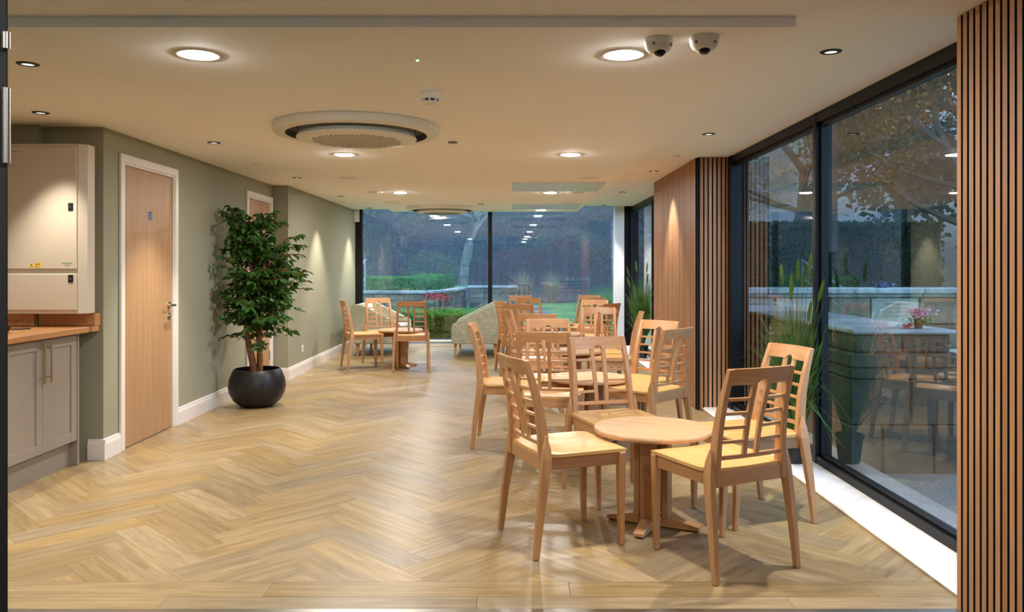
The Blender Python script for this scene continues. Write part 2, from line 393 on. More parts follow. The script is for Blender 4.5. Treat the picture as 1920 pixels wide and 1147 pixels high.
# two border courses along the threshold
for row, (ya, yb) in enumerate(((3.148, 3.300), (3.034, 3.146))):
    x = XK + .05 + row * 0.47; xs = [XK + .55] ; x = XK + .55 + (0.35 if row else .72)
    while x < XF: xs.append(x); x += 1.22
    xs.append(XF + .06)
    for a, b_ in zip(xs[:-1], xs[1:]):
        me = mk_plank([(0, 0), (b_ - a - .0012, 0), (b_ - a - .0012, yb - ya), (0, yb - ya)]); o = link('border_plank', me, fl); o.location = (a, ya, 0)
ft = struct(MB().box(XK, XF, 2.985, 3.03, -0.05, 0.004).obj('trim_1', 'metal', bevel=.002), 'grey metal threshold strip at the floor edge', 'trim')
fm = tag(MB().box(XK + .6, XF, Y0, 2.985, -0.05, -0.002).obj('entrance_mat', 'mat'), 'dark grey entrance matting in front of the oak floor', 'mat')

# ------------------------------------------------------------------ ceiling
c = MB()
c.box(XK - .1, XF + .4, Y0, 3.03, ZL, ZL + .3)
c.box(XK - .1, -1.92, 3.03, 13.02, ZL, ZL + .3)
c.box(-1.92, 1.087, 3.03, 13.02, ZC, ZL + .3)
c.box(1.087, XW + .15, 3.03, 13.02, ZR, ZL + .3)
c.box(XK - .1, XW + .3, 13.02, YB + .2, 2.42, ZL + .3)
struct(c.obj('ceiling', 'ceiling'), 'cream painted ceiling with a lowered middle panel', 'ceiling')

# ------------------------------------------------------------------ left walls
w = MB()
w.box(XK - .15, XK, Y0, YK + .1, 0, ZL)                 # kitchenette back wall
w.box(XK, -3.16, YK - .09, YK + .2, 0, ZL)              # shallow pipe boxing beside the recess
w.box(-3.16, XL, YK, YK + .05, 0, ZL)                   # end wall of the kitchenette
D1a, D1b, D2a, D2b, DZ = 5.68, 6.51, 8.375, 9.14, 2.035
w.box(XL - .12, XL, YK + .05, D1a - .02, 0, ZL); w.box(XL - .12, XL, D1a - .02, D1b + .02, DZ + .02, ZL)
w.box(XL - .12, XL, D1b + .02, D2a - .02, 0, ZL); w.box(XL - .12, XL, D2a - .02, D2b + .02, DZ + .02, ZL); w.box(XL - .12, XL, D2b + .02, YJ + .1, 0, ZL)
w.box(XL - .12, XL2, YJ, YB + .2, 0, 2.42)
struct(w.obj('wall_left', 'wall'), 'sage green wall with two oak doors', 'wall')
bprof = [(0, 0), (.018, 0), (.018, .105), (.012, .125), (.012, .135), (0, .14)]
bb = MB()
def base_x(xw, ya, yb): bb.loft([[(xw + p[0], y, p[1]) for p in bprof] for y in (ya, yb)])
def base_y(yw, xa, xb): bb.loft([[(x, yw - p[0], p[1]) for p in bprof] for x in (xa, xb)])
base_x(XL, YK, D1a - .07); base_x(XL, D1b + .07, D2a - .07); base_y(YK, -2.86, XL + .018)
base_y(YJ, XL + .018, XL2 + .018); base_x(XL2, YJ, 13.2)
struct(bb.obj('baseboard_left', 'trim'), 'white skirting board along the sage wall', 'baseboard')

def make_door(n, ya, yb, label, handle, sign):
    d = struct(MB().box(XL - .05, XL - .006, ya + .003, yb - .003, .006, DZ).obj(f'door_{n}', 'door', bevel=.002), label, 'door')
    fr = MB(); fr.box(XL - .06, XL + .006, ya - .03, ya, 0, DZ + .03); fr.box(XL - .06, XL + .006, yb, yb + .03, 0, DZ + .03); fr.box(XL - .06, XL + .006, ya, yb, DZ + .002, DZ + .03)
    fr.obj('door_lining', 'trim', d, bevel=.002)
    for nm, b in (('architrave', (XL, XL + .02, ya - .07, ya - .012, 0, DZ + .02)), ('architrave', (XL, XL + .02, yb + .012, yb + .07, 0, DZ + .02)), ('architrave', (XL, XL + .02, ya - .07, yb + .07, DZ + .015, DZ + .075))):
        box(nm, b, 'trim', d, bevel=.004)
    if handle:
        yh = yb - .065
        h = MB().lathe([(.026, 0), (.026, .008)], 20).obj('handle_rose', 'metal', d, smooth=True); h.rotation_euler = (0, math.pi / 2, 0); h.location = (XL - .006, yh, 1.0)
        MB().tube([(XL - .004, yh, 1.0), (XL + .05, yh, 1.0), (XL + .055, yh - .015, 1.0), (XL + .055, yh - .12, 1.0)], .0095, 10).obj('door_handle', 'metal', d, smooth=True)
        k = MB().lathe([(.026, 0), (.026, .008), (.012, .009), (.012, .014)], 20).obj('lock_rose', 'metal', d, smooth=True); k.rotation_euler = (0, math.pi / 2, 0); k.location = (XL - .006, yh, .91)
    for z in (.25, 1.05, 1.78):
        box('hinge', (XL - .012, XL + .004, (ya - .004) if handle else (yb - .006), (ya + .006) if handle else yb + .004, z, z + .1), 'metal', d)
    if sign:
        s = MB().lathe([(.034, 0), (.034, .002)], 24).obj('door_sign', 'blue', d); s.rotation_euler = (0, math.pi / 2, 0); s.location = (XL - .006, (ya + yb) / 2 + .02, 1.70)
        for i, (t, z) in enumerate((('Fire door', 1.705), ('keep shut', 1.688))):
            text('sign_text', t, .012, 'white', d, (XL - .0035, (ya + yb) / 2 + .02, z), (math.pi / 2, 0, math.pi / 2), 'CENTER')
    return d
make_door(1, D1a, D1b, 'oak veneer door with a round blue sign and steel lever handle', True, True)
make_door(2, D2a, D2b, 'oak veneer door half hidden behind the potted ficus', False, False)
sk = thing('wall_socket', 'white electrical socket low on the far sage wall', 'socket', (XL2, 9.86, .30))
box('face_plate', (0, .009, -.043, .043, -.043, .043), 'plastic', sk, bevel=.002)
for s in (-1, 1): box('socket_hole', (.009, .0095, s * .018 - .003, s * .018 + .003, -.012, -.004), 'ink', sk)

# ------------------------------------------------------------------ right side: slat walls, fin, sills
SW, SG = .027, .013
def face_only(me, axis):
    """veneer on the face that looks along the axis, black edges elsewhere"""
    me.materials.append(M['felt']); ax = Vector(axis)
    for p in me.polygons: p.material_index = 0 if p.normal.dot(ax) > .9 else 1
    return me
def slats_on_x(parent, x, ya, yb, z1, name='slat'):
    n = int((yb - ya) / (SW + SG)); me = face_only(MB().box(0, .014, 0, SW, .004, z1 - .004).mesh('slat', 'slat'), (-1, 0, 0))
    for i in range(n):
        o = link(name, me, parent); o.location = (x, yb - SW - .008 - i * (SW + SG), 0)
rw = MB().box(XF + .014, XF + .5, Y0, YN, 0, ZL).obj('wall_right', 'felt'); struct(rw, 'vertical oak slat wall beside the near window', 'wall')
slats_on_x(rw, XF, .9, YN, ZL)
fin = MB().box(XF + .014, XW + .16, YF0 + .014, YF1, 0, ZR).obj('timber_column', 'felt'); tag(fin, 'oak slatted column between the two runs of side windows', 'column')
slats_on_x(fin, XF, YF0 + .02, YF1, ZR)
me = face_only(MB().box(0, SW, 0, .014, .004, ZR - .004).mesh('slat_front', 'slat'), (0, -1, 0))
for i in range(7):
    o = link('slat', me, fin); o.location = (XF + .032 + i * (SW + SG), YF0, 0)
for nm, ya, yb, lab in (('trim_2', YN, YF0, 'white low window sill below the near side window'), ('trim_3', YF1, 13.05, 'white low window sill below the far side window')):
    s = MB().prism([(XF + .062, .004), (XF + .056, .014), (XF + .062, .024), (XF + .07, .028), (XW + .02, .028), (XW + .02, -.05), (XF + .075, -.05)], 'y', ya, yb).obj(nm, 'sill', smooth=True)
    struct(s, lab, 'sill')

def framed_x(name, label, x, ya, yb, muls, zb, zt, jamb0=.05, jamb1=.05):
    """black framed glazing in the plane x, panes between mullions"""
    wdw = MB()
    wdw.box(x - .03, x + .05, ya, yb, zb, zb + .05); wdw.box(x - .005, x + .04, ya, yb, zb + .05, zb + .068)
    fr = struct(wdw.obj(name, 'frame', bevel=.003), label, 'window')
    box('head_rail', (x - .03, x + .05, ya, yb, zt - .065, zt), 'frame', fr, bevel=.003)
    box('head_bead', (x - .005, x + .04, ya, yb, zt - .09, zt - .063), 'frame', fr)
    box('jamb', (x - .04, x + .06, ya, ya + jamb0, zb, zt), 'frame', fr, bevel=.003); box('jamb', (x - .04, x + .06, yb - jamb1, yb, zb, zt), 'frame', fr, bevel=.003)
    ed = [ya + jamb0] + [v for m in muls for v in (m - .026, m + .026)] + [yb - jamb1]
    for m in muls:
        box('mullion', (x - .034, x + .045, m - .026, m + .026, zb, zt), 'frame', fr, bevel=.003)
        box('glazing_bead', (x - .005, x + .04, m - .05, m + .05, zb + .05, zt - .065), 'frame', fr)
    for a, b_ in zip(ed[0::2], ed[1::2]):
        o = MB(); n = len(o.v); o.v += [(x + .02, a, zb + .04), (x + .02, b_, zb + .04), (x + .02, b_, zt - .05), (x + .02, a, zt - .05)]; o.f.append((0, 1, 2, 3)); o.obj('pane', 'glass', fr, fixn=False)
    return fr
framed_x('window_2', 'tall black framed window behind the near cafe table', XW, YN, YF0, [5.21], .026, ZR, .05, .12)
framed_x('window_3', 'black framed side window beyond the slatted column', XW, YF1, YB, [11.2], .026, ZR, .05, .2)
# back glazing
XBL, XBR = XL2 + .015, 1.90
bw = MB().box(XBL, XBR, YB - .02, YB + .06, .0, .055); fr = struct(bw.obj('window_1', 'frame', bevel=.003), 'full width back window looking onto the garden', 'window')
box('head_rail', (XBL, XBR, YB - .02, YB + .06, 2.33, 2.42), 'frame', fr)
box('jamb', (XBL, XBL + .10, YB - .05, YB + .06, .05, 2.42), 'frame', fr, bevel=.004)
box('mullion', (-.372, -.304, YB - .06, YB + .06, .05, 2.42), 'frame', fr, bevel=.004)
for a, b_ in ((XBL + .10, -.372), (-.304, 1.74)):
    o = MB(); o.v += [(a, YB + .02, .05), (b_, YB + .02, .05), (b_, YB + .02, 2.36), (a, YB + .02, 2.36)]; o.f.append((0, 1, 2, 3)); o.obj('pane', 'glass', fr, fixn=False)
struct(MB().box(1.725, 1.875, YB - .16, YB + .08, 0, 2.42).obj('wall_back', 'white'), 'narrow white pier beside the back window', 'wall')
struct(MB().box(1.875, XW + .1, YB - .10, YB + .08, 0, 2.42).obj('trim_4', 'frame', bevel=.003), 'black corner post of the glazing', 'trim')
tag(MB().box(XL2, XL2 + .075, YB - .14, YB - .06, 2.06, 2.30).obj('blind_cassette', 'white', bevel=.004), 'small white blind end box at the top left of the back window', 'blind')
# low heating pipe along the back window
hp = thing('heating_pipe', 'white low heating pipe along the back window foot', 'pipe', (0, 0, 0))
MB().tube([(XL2 + .06, YB - .09, .085), (1.70, YB - .09, .085)], .022, 10).obj('upper_pipe', 'white', hp, smooth=True)
MB().box(XL2 + .06, 1.70, YB - .10, YB - .03, .0, .045).obj('plinth', 'white', hp, bevel=.004)
MB().lathe([(.026, 0), (.026, .05), (.018, .06), (.03, .065), (.03, .11), (.022, .118)], 16).obj('valve', 'white', hp, smooth=True).location = (-2.36, YB - .155, .0)
struct(MB().box(XK, XF + .1, Y0 - .1, Y0, 0, ZL).obj('wall_entrance', 'wall'), 'sage end wall behind the viewpoint', 'wall')

# ------------------------------------------------------------------ ceiling fittings
def led_panel(x, y, label, z=ZC):
    t = thing('ceiling_downlight', label, 'downlight', (x, y, z), 0, 'round LED ceiling panels')
    MB().lathe([(.071, .0), (.074, -.003), (.088, -.004), (.101, -.002), (.103, 0.0)], 36, cap=False).obj('rim', 'rim', t, smooth=True)
    MB().lathe([(.0005, -.0115), (.03, -.0108), (.055, -.0082), (.0725, -.0045)], 36, cap=False).obj('diffuser', 'led', t, fixn=False)
    return t
for i, y in enumerate((3.42, 6.43, 9.69, 12.62)):
    for j, x in enumerate((-1.34, .485)):
        row = ('nearest', 'second', 'third', 'farthest')[i]
        led_panel(x, y, f'lit round LED panel, {row} from the viewer, on the {("left", "right")[j]} of the ceiling')
for j, x in enumerate((-1.34, .485)):
    for y, nm in ((.3, 'nearer'), (-2.7, 'farther')):
        led_panel(x, y, f'round LED panel behind the viewpoint, {nm} one on the {("left", "right")[j]}', ZL)
def spot(x, y, z, label, power=SPOT_W, lit=True):
    t = thing('ceiling_spotlight', label, 'spotlight', (x, y, z), 0, 'small black ringed ceiling spots')
    MB().lathe([(.029, .0), (.029, -.006), (.046, -.004), (.050, 0)], 28, cap=False).obj('bezel', 'black', t, smooth=True)
    MB().lathe([(.0, .0), (.0305, -.002)], 24, cap=False).obj('lens', 'lens', t, fixn=False)
    ld = bpy.data.lights.new('spot_beam', 'SPOT'); ld.energy = power; ld.color = SPOT_COL; ld.spot_size = math.radians(74); ld.spot_blend = .7; ld.shadow_soft_size = .02
    lo = bpy.data.objects.new('spot_beam', ld); COL.objects.link(lo); lo.parent = t; lo.location = (0, 0, -.012)
    return t
NL = ('nearest', 'second', 'third', 'fourth', 'farthest')
for i, y in enumerate((3.73, 6.07, 8.44, 10.62, 12.72)):
    spot(-2.26, y, ZL, f'black ringed spot on the left ceiling edge, {NL[i]} in the row')
for i, y in enumerate((3.72, 6.01, 8.33, 10.62, 12.80)):
    spot(1.497, y, ZR, f'black ringed spot above the right windows, {NL[i]} in the row')
spot(-2.89, 4.90, ZL, 'black ringed spot in the ceiling above the electrical cabinet', 20.0)

def cassette(x, y, label):
    t = thing('air_cassette', label, 'air conditioner', (x, y, ZC), 0, 'round ceiling air cassettes')
    MB().lathe([(.525, 0), (.53, -.004), (.53, -.042), (.522, -.052), (.452, -.055)], 72, cap=False).obj('outer_ring', 'plastic', t, smooth=True)
    MB().lathe([(.453, -.0545), (.44, -.02), (.38, -.012)], 72, cap=False).obj('air_slot', 'black', t)
    MB().lathe([(.36, -.012), (.372, -.05), (.385, -.078), (.378, -.088), (.33, -.094), (.0, -.099)], 72, cap=False).obj('centre_disc', 'plastic', t, smooth=True)
    gr = MB(); pit = .0262
    for i in range(-12, 13):
        for j in range(-12, 13):
            px, py = i * pit + (j % 2) * pit / 2, j * pit
            rr = math.hypot(px, py)
            if rr < .285:
                z = -.099 + .005 * rr / .33; gr.lathe([(.0068, z - .0022), (.0068, z + .003)], 6, (px, py, 0))
    g_ = gr.obj('grille_slots', 'grille', t); g_['kind'] = 'stuff'
cassette(-.995, 5.17, 'round air conditioning cassette on the near ceiling')
cassette(-1.03, 12.0, 'round air conditioning cassette on the far ceiling by the back window')

def smoke(x, y, label):
    t = thing('smoke_detector', label, 'smoke detector', (x, y, ZC), 0, 'smoke detectors')
    MB().lathe([(.052, 0), (.052, -.022), (.047, -.040)], 32).obj('base', 'plastic', t, smooth=True)
    MB().lathe([(.040, -.040), (.038, -.054)], 32).obj('dark_vent', 'black', t, smooth=True)
    for k in range(8):
        a = k * math.pi / 4; f = MB().box(.036, .045, -.004, .004, -.055, -.038).obj('vent_fin', 'plastic', t); f.rotation_euler = (0, 0, a)
    MB().lathe([(.043, -.053), (.036, -.062), (.012, -.066)], 32).obj('cap', 'plastic', t, smooth=True)
smoke(-.416, 4.14, 'white smoke detector on the ceiling nearest the viewer')
smoke(-.41, 10.9, 'white smoke detector on the ceiling near the back window')
def disc(x, y, z, r, label, ring=True, mat='plastic', nm='air_valve', cat='vent', group=None):
    t = thing(nm, label, cat, (x, y, z), 0, group)
    MB().lathe([(r, 0), (r * .96, -.008), (r * .74, -.010)] + ([(r * .70, -.002)] if ring else [(0.001, -.011)]), 32, cap=False).obj('rim', mat, t, smooth=True)
    if ring: MB().lathe([(r * .66, -.001), (r * .6, -.014), (0.001, -.016)], 32, cap=False).obj('centre_plate', mat, t, smooth=True)
dl = (('left', -1.64), ('right', .787))
for j, (sd, x) in enumerate(dl):
    for i, y in enumerate((8.08, 9.62, 11.1)):
        disc(x, y, ZC, .105, f'unlit white round air valve, {("nearest", "middle", "farthest")[i]} of three on the {sd} ceiling', group='round white air valves')
disc(-.42, 5.79, ZC, .036, 'small cream sensor disc on the ceiling behind the near cassette', False, 'grille', 'ceiling_sensor', 'sensor')
disc(-2.33, 7.27, ZL, .034, 'small cream blanking disc on the left ceiling before the spots', False, 'plastic', 'ceiling_sensor', 'sensor')
disc(1.50, 7.17, ZR, .034, 'small cream blanking disc on the right ceiling near the column', False, 'plastic', 'ceiling_sensor', 'sensor')
il = thing('emergency_indicator', 'tiny ceiling indicator glowing green', 'indicator', (-.408, 3.5, ZC))
MB().lathe([(.022, 0), (.02, -.003), (.006, -.004)], 24).obj('rim', 'plastic', il, smooth=True); MB().lathe([(.005, -.004), (.004, -.007)], 12).obj('light', 'green_led', il)
def dome(x, y, rz, label, tilt):
    t = thing('dome_camera', label, 'security camera', (x, y, ZC), rz, 'dome cameras')
    MB().lathe([(.058, 0), (.058, -.012), (.054, -.03), (.046, -.044), (.032, -.054), (.0, -.056)], 36).obj('housing', 'plastic', t, smooth=True)
    b = MB().lathe([(.024, .0), (.024, -.006), (.021, -.016), (.013, -.024), (.0, -.027)], 24).obj('lens_bubble', 'smoke', t, smooth=True); b.location = (0, -.012, -.046); b.rotation_euler = (tilt, 0, 0)
    for a, z in ((-.7, -.028), (.75, -.03), (2.2, -.028)):
        s = MB().lathe([(.006, 0), (.006, .004)], 12).obj('screw_cap', 'grille', t); s.location = (.052 * math.sin(a), -.052 * math.cos(a), z); s.rotation_euler = (math.pi / 2, 0, a)
dome(.594, 3.19, .15, 'white dome camera beside the lit ceiling panel', -.35)
dome(.768, 3.16, -.1, 'white dome camera farther right, nearer the window', -.1)
for i, (ya, yb) in enumerate(((8.50, 9.42), (11.35, 12.30))):
    t = tag(MB().box(.02, 1.03, ya, yb, ZC - .012, ZC).obj('ceiling_panel', 'greypanel', bevel=.003), ('flat grey square panel fixed under the middle of the right ceiling', 'flat grey square panel fixed under the ceiling near the back window')[i], 'panel', 'flat ceiling panels')

# ------------------------------------------------------------------ kitchenette
XD = -2.85
cab = thing('base_cabinet', 'taupe shaker base cabinet with two doors under the oak worktop', 'cabinet', (0, 0, 0))
box('carcass', (XK + .002, XD - .02, 3.0, 5.235, .165, .87), 'cabinet', cab)
box('end_panel', (XK + .002, XD + .004, 5.237, 5.257, 0, .872), 'cabinet', cab, bevel=.001)
box('plinth', (XK + .1, XD - .05, 3.0, 5.236, 0, .163), 'cabinet', cab)
def shaker(ya, yb, hy):
    z0, z1 = .168, .860; d = box('door', (XD - .018, XD - .008, ya, yb, z0, z1), 'cabinet', cab)
    e = .062
    for b in ((ya, ya + e, z0, z1), (yb - e, yb, z0, z1), (ya + e, yb - e, z0, z0 + e), (ya + e, yb - e, z1 - e, z1)):
        box('door_rail', (XD - .010, XD, b[0], b[1], b[2], b[3]), 'cabinet', d, bevel=.0015)
    h = MB().tube([(XD + .034, hy, .60), (XD + .034, hy, .845)], .0062, 10)
    h.tube([(XD - .001, hy, .632), (XD + .034, hy, .632)], .0045, 8); h.tube([(XD - .001, hy, .813), (XD + .034, hy, .813)], .0045, 8)
    h.obj('handle', 'brass', d, smooth=True, label='brass bar handle')
shaker(4.855, 5.233, 4.888); shaker(4.474, 4.852, 4.819); shaker(4.093, 4.471, 4.125)
wt = MB().prism([(XK + .002, 3.0), (XD + .062, 3.0), (XD + .062, 5.27), (XD + .045, 5.295), (-2.78, 5.30), (-2.78, 5.385), (-3.15, 5.385), (-3.15, YK - .1), (XK + .002, YK - .1)], 'z', .873, .912).obj('worktop', 'worktop', bevel=.006, seg=2)
tag(wt, 'oak worktop over the taupe cabinet', 'worktop')
us = tag(MB().box(-3.155, -2.775, 5.32, 5.395, .913, .995).obj('upstand', 'worktop', bevel=.003), 'short oak upstand on the worktop below the electrical cabinet', 'upstand')
us2 = tag(MB().box(XK + .012, -3.165, 5.285, 5.305, .913, .995).obj('upstand', 'worktop', bevel=.003), 'oak upstand behind the worktop in the left corner', 'upstand')
ps = thing('worktop_socket', 'flat round dark rimmed disc set in the worktop', 'socket', (-3.10, 5.03, .9125))
MB().lathe([(.062, 0), (.062, .003), (.054, .004)], 32, cap=False).obj('rim', 'black', ps, smooth=True); MB().lathe([(0.0005, .002), (.055, .002)], 32, cap=False).obj('lid', 'metal', ps, fixn=False)
bo = thing('black_bowl', 'small black dish at the left end of the worktop', 'dish', (-3.02, 4.72, .9125))
MB().lathe([(.03, 0), (.036, .004), (.055, .035), (.06, .038), (.056, .038), (.034, .008), (.0, .006)], 28).obj('dish', 'black', bo, smooth=True)
# electrical cabinet on the end wall
eb = thing('electrical_cabinet', 'cream steel electrical distribution cabinet on the sage wall', 'cabinet', (-3.055, 5.19, 1.0))
hw = .285
MB().prism([(-hw, .12), (-hw, .03), (-hw + .045, 0), (hw - .045, 0), (hw, .03), (hw, .12)], 'z', 0, 1.108).obj('body', 'panelbox', eb, bevel=.004, seg=2)
box('door', (-hw + .05, hw - .05, -.012, 0, .292, 1.085), 'panelbox', eb, bevel=.004)
d2 = box('door', (-hw + .05, hw - .05, -.012, 0, .024, .262), 'panelbox', eb, bevel=.004)
for z in (.205, .672):
    l = box('latch', (hw - .105, hw - .072, -.016, -.011, z, z + .05), 'black', eb, bevel=.002); box('latch_key', (hw - .094, hw - .083, -.018, -.015, z + .017, z + .03), 'metal', l)
for nm, s, sz, mt, x, z in (('logo_text', 'Schneider', .0165, 'logo', hw - .145, .326), ('logo_text', 'Electric', .011, 'logo', hw - .125, .314), ('nameplate_text', 'Acti 9 Isobar', .0115, 'inkgrey', -hw + .075, 1.053)):
    text(nm, s, sz, mt, eb, (x, -.0128, z), (math.pi / 2, 0, 0))
wl_ = box('warning_label', (-.036, .002, -.0128, -.0119, .305, .332), 'yellow', eb); text('warning_text', 'DANGER', .0075, 'ink', wl_, (-.034, -.0132, .322), (math.pi / 2, 0, 0)); text('warning_text', '400 V', .006, 'ink', wl_, (-.034, -.0132, .311), (math.pi / 2, 0, 0))
tr = MB().prism([(-.074, .304), (-.042, .304), (-.058, .333)], 'y', -.0128, -.0119).obj('warning_triangle', 'yellow', eb)
MB().prism([(-.060, .327), (-.0555, .327), (-.0575, .319), (-.0545, .319), (-.0595, .307), (-.0585, .315), (-.0615, .315)], 'y', -.0133, -.0127).obj('bolt_mark', 'ink', tr)

# ------------------------------------------------------------------ open door edge close to the viewer, at the left
od = struct(MB().prism([(0, 0), (.045, 0), (.045, .055), (0, .055)], 'z', .004, 2.2).obj('door_3', 'black', bevel=.002), 'black edge of an open door beside the viewpoint', 'door')
od.location = (-.8105, 1.2, 0); od.rotation_euler = (0, 0, math.radians(32.4))
box('stile', (-.86, -.78, .004, .051, .004, 2.2), 'black', od, bevel=.002)
box('top_rail', (-.78, .0, .006, .049, 2.10, 2.2), 'black', od); box('bottom_rail', (-.78, .0, .006, .049, .004, .16), 'black', od)
o = MB(); o.v += [(-.78, .028, .16), (.0, .028, .16), (.0, .028, 2.10), (-.78, .028, 2.10)]; o.f.append((0, 1, 2, 3)); o.obj('pane', 'glass', od, fixn=False)
h = MB().tube([(.06, .0, 1.46), (.06, .0, 1.575)], .006, 10).obj('hinge_pin', 'metal', od, smooth=True); h.location = (-.017, -.006, 0)
h = MB().tube([(.05, -.006, 1.635), (.05, -.006, 1.66)], .006, 10).obj('hinge_pin', 'metal', od, smooth=True); h.location = (-.007, 0, 0)

# ------------------------------------------------------------------ cafe chairs
def yb(z):
    pts = [(.38, -.186), (.46, -.188), (.56, -.194), (.66, -.207), (.76, -.231), (.885, -.270)]
    for (a, ya), (b, y2) in zip(pts[:-1], pts[1:]):
        if z <= b: return ya + (y2 - ya) * (z - a) / (b - a)
    return pts[-1][1]
def xs_(z): return .184 - (.184 - .164) * (z - .40) / .485
def bow(x, z): return -.020 * max(0, 1 - (x / .165) ** 2) * min(1, (z - .40) / .3)
def make_chair():
    t = thing('cafe_chair', 'x', 'chair', (0, 0, 0), 0, 'beech cafe chairs')
    for s in (-1, 1):
        MB().rect_loft([(s * .193, .204, .0, .021, .021), (s * .193, .204, .006, .024, .024), (s * .197, .200, .20, .031, .031), (s * .198, .199, .442, .038, .038)]).obj('leg', 'beech', t, bevel=.003)
        MB().rect_loft([(s * .223, -.243, .0, .021, .023), (s * .223, -.243, .006, .024, .027), (s * .219, -.222, .20, .029, .036), (s * .214, -.198, .36, .031, .046), (s * .210, -.188, .44, .030, .048), (s * .2065, -.186, .49, .022, .038), (s * .203, -.186, .545, .006, .008)]).obj('leg', 'beech', t, bevel=.003)
        secs = []
        for z, dp in ((.385, .052), (.46, .052), (.56, .047), (.66, .043), (.76, .036), (.82, .031), (.884, .025)):
            secs.append((s * xs_(z), yb(z), z, .027, dp))
        MB().rect_loft(secs).obj('back_post', 'beech', t, bevel=.003)
        # apron
        MB().hexa([(s * .189 - .009, -.17, .385), (s * .189 + .009, -.17, .385), (s * .197 + .009, .19, .385), (s * .197 - .009, .19, .385), (s * .189 - .009, -.17, .442), (s * .189 + .009, -.17, .442), (s * .197 + .009, .19, .442), (s * .197 - .009, .19, .442)]).obj('apron', 'beech_y', t)
    MB().box(-.185, .185, .190, .212, .385, .442).obj('apron', 'beech_h', t, bevel=.001)
    MB().box(-.175, .175, -.205, -.178, .385, .446).obj('apron', 'beech_h', t, bevel=.001)
    # seat
    st = MB(); NX, NY = 12, 12; top, bot = [], []
    for j in range(NY + 1):
        v = j / NY; y = -.200 + v * .424
        hwid = .2165 if y > -.145 else .167
        if -.165 < y < -.145: hwid = .19
        hwid -= .006 * max(0, (v - .9) / .1)
        for i in range(NX + 1):
            u = i / NX * 2 - 1; x = u * hwid
            z = .459 - .015 * math.exp(-((x / .13) ** 2 + ((y + .03) / .12) ** 2)) - .004 * max(0, abs(v - .97) < .04)
            top.append((x, y, z)); bot.append((x, y, .444))
    n = (NX + 1) * (NY + 1); st.v = top + bot
    for j in range(NY):
        for i in range(NX):
            a = j * (NX + 1) + i; st.f.append((a, a + 1, a + NX + 2, a + NX + 1)); st.f.append((n + a, n + a + NX + 1, n + a + NX + 2, n + a + 1))
    for j in range(NY):
        for i in (0, NX):
            a = j * (NX + 1) + i; st.f.append((a, a + NX + 1, n + a + NX + 1, n + a))
    for i in range(NX):
        for j in (0, NY):
            a = j * (NX + 1) + i; st.f.append((a, n + a, n + a + 1, a + 1))
    st.obj('seat', 'ply', t, smooth=True)
    # top rail with the small arch between the two slats
    rl = MB(); N = 20; th = .020
    xsv = [(-1 + 2 * i / N) for i in range(N + 1)]
    rings = []
    for u in xsv:
        x = u * .157; zb = .815 + (.022 * math.sqrt(max(0, 1 - (x / .024) ** 2)) if abs(x) < .024 else 0); zt = .885
        rings.append([(x, yb(zb) + bow(x, zb) - th / 2, zb), (x, yb(zt) + bow(x, zt) - th / 2 + .002, zt), (x, yb(zt) + bow(x, zt) + th / 2 - .002, zt), (x, yb(zb) + bow(x, zb) + th / 2, zb)])
    rl.loft(rings).obj('top_rail', 'beech_h', t, smooth=True)
    for s in (-1, 1):
        rings = []
        for z in (.500, .58, .66, .74, .822):
            k = (z - .5) / .32; xc = s * (.033 + .004 * k); w2 = .0105 + .0015 * k; yy = yb(z) + bow(xc, z)
            rings.append([(xc - w2, yy - .007, z), (xc + w2, yy - .007, z), (xc + w2, yy + .007, z), (xc - w2, yy + .007, z)])
        MB().loft(rings).obj('back_slat', 'beech', t)
        for z in (.569, .630, .691, .752):
            k = (z - .5) / .32; xa, xb = .033 + .004 * k + .010, xs_(z) - .010; rings = []
            for i in range(5):
                x = s * (xa + (xb - xa) * i / 4); yy = yb(z) + bow(x, z)
                rings.append([(x, yy - .009, z - .0062), (x, yy + .009, z - .0062), (x, yy + .008, z + .0062), (x, yy - .008, z + .0062)])
            MB().loft(rings).obj('rung', 'beech_h', t)
    rings = []
    for i in range(13):
        x = -.176 + .352 * i / 12; z = .502; yy = yb(z) + bow(x, z)
        rings.append([(x, yy - .010, z - .008), (x, yy + .010, z - .008), (x, yy + .010, z + .008), (x, yy - .010, z + .008)])
    MB().loft(rings).obj('lower_rail', 'beech_h', t)
    return t
proto = make_chair(); used = [False]
def chair(x, y, fx, fy, label, group):
    o = proto if not used[0] else copy_tree(proto)
    used[0] = True
    o.location = (x, y, 0); o.rotation_euler = (0, 0, math.atan2(fy, fx) - math.pi / 2)
    o['label'] = label; o['group'] = group
    return o
G1, G2, G3, G4, G5, G6 = ('chairs at the nearest round table', 'chairs at the second round table', 'chairs at the third round table', 'chairs at the fourth round table', 'chairs at the round table nearest the back window', 'chairs at the round table by the sage wall')
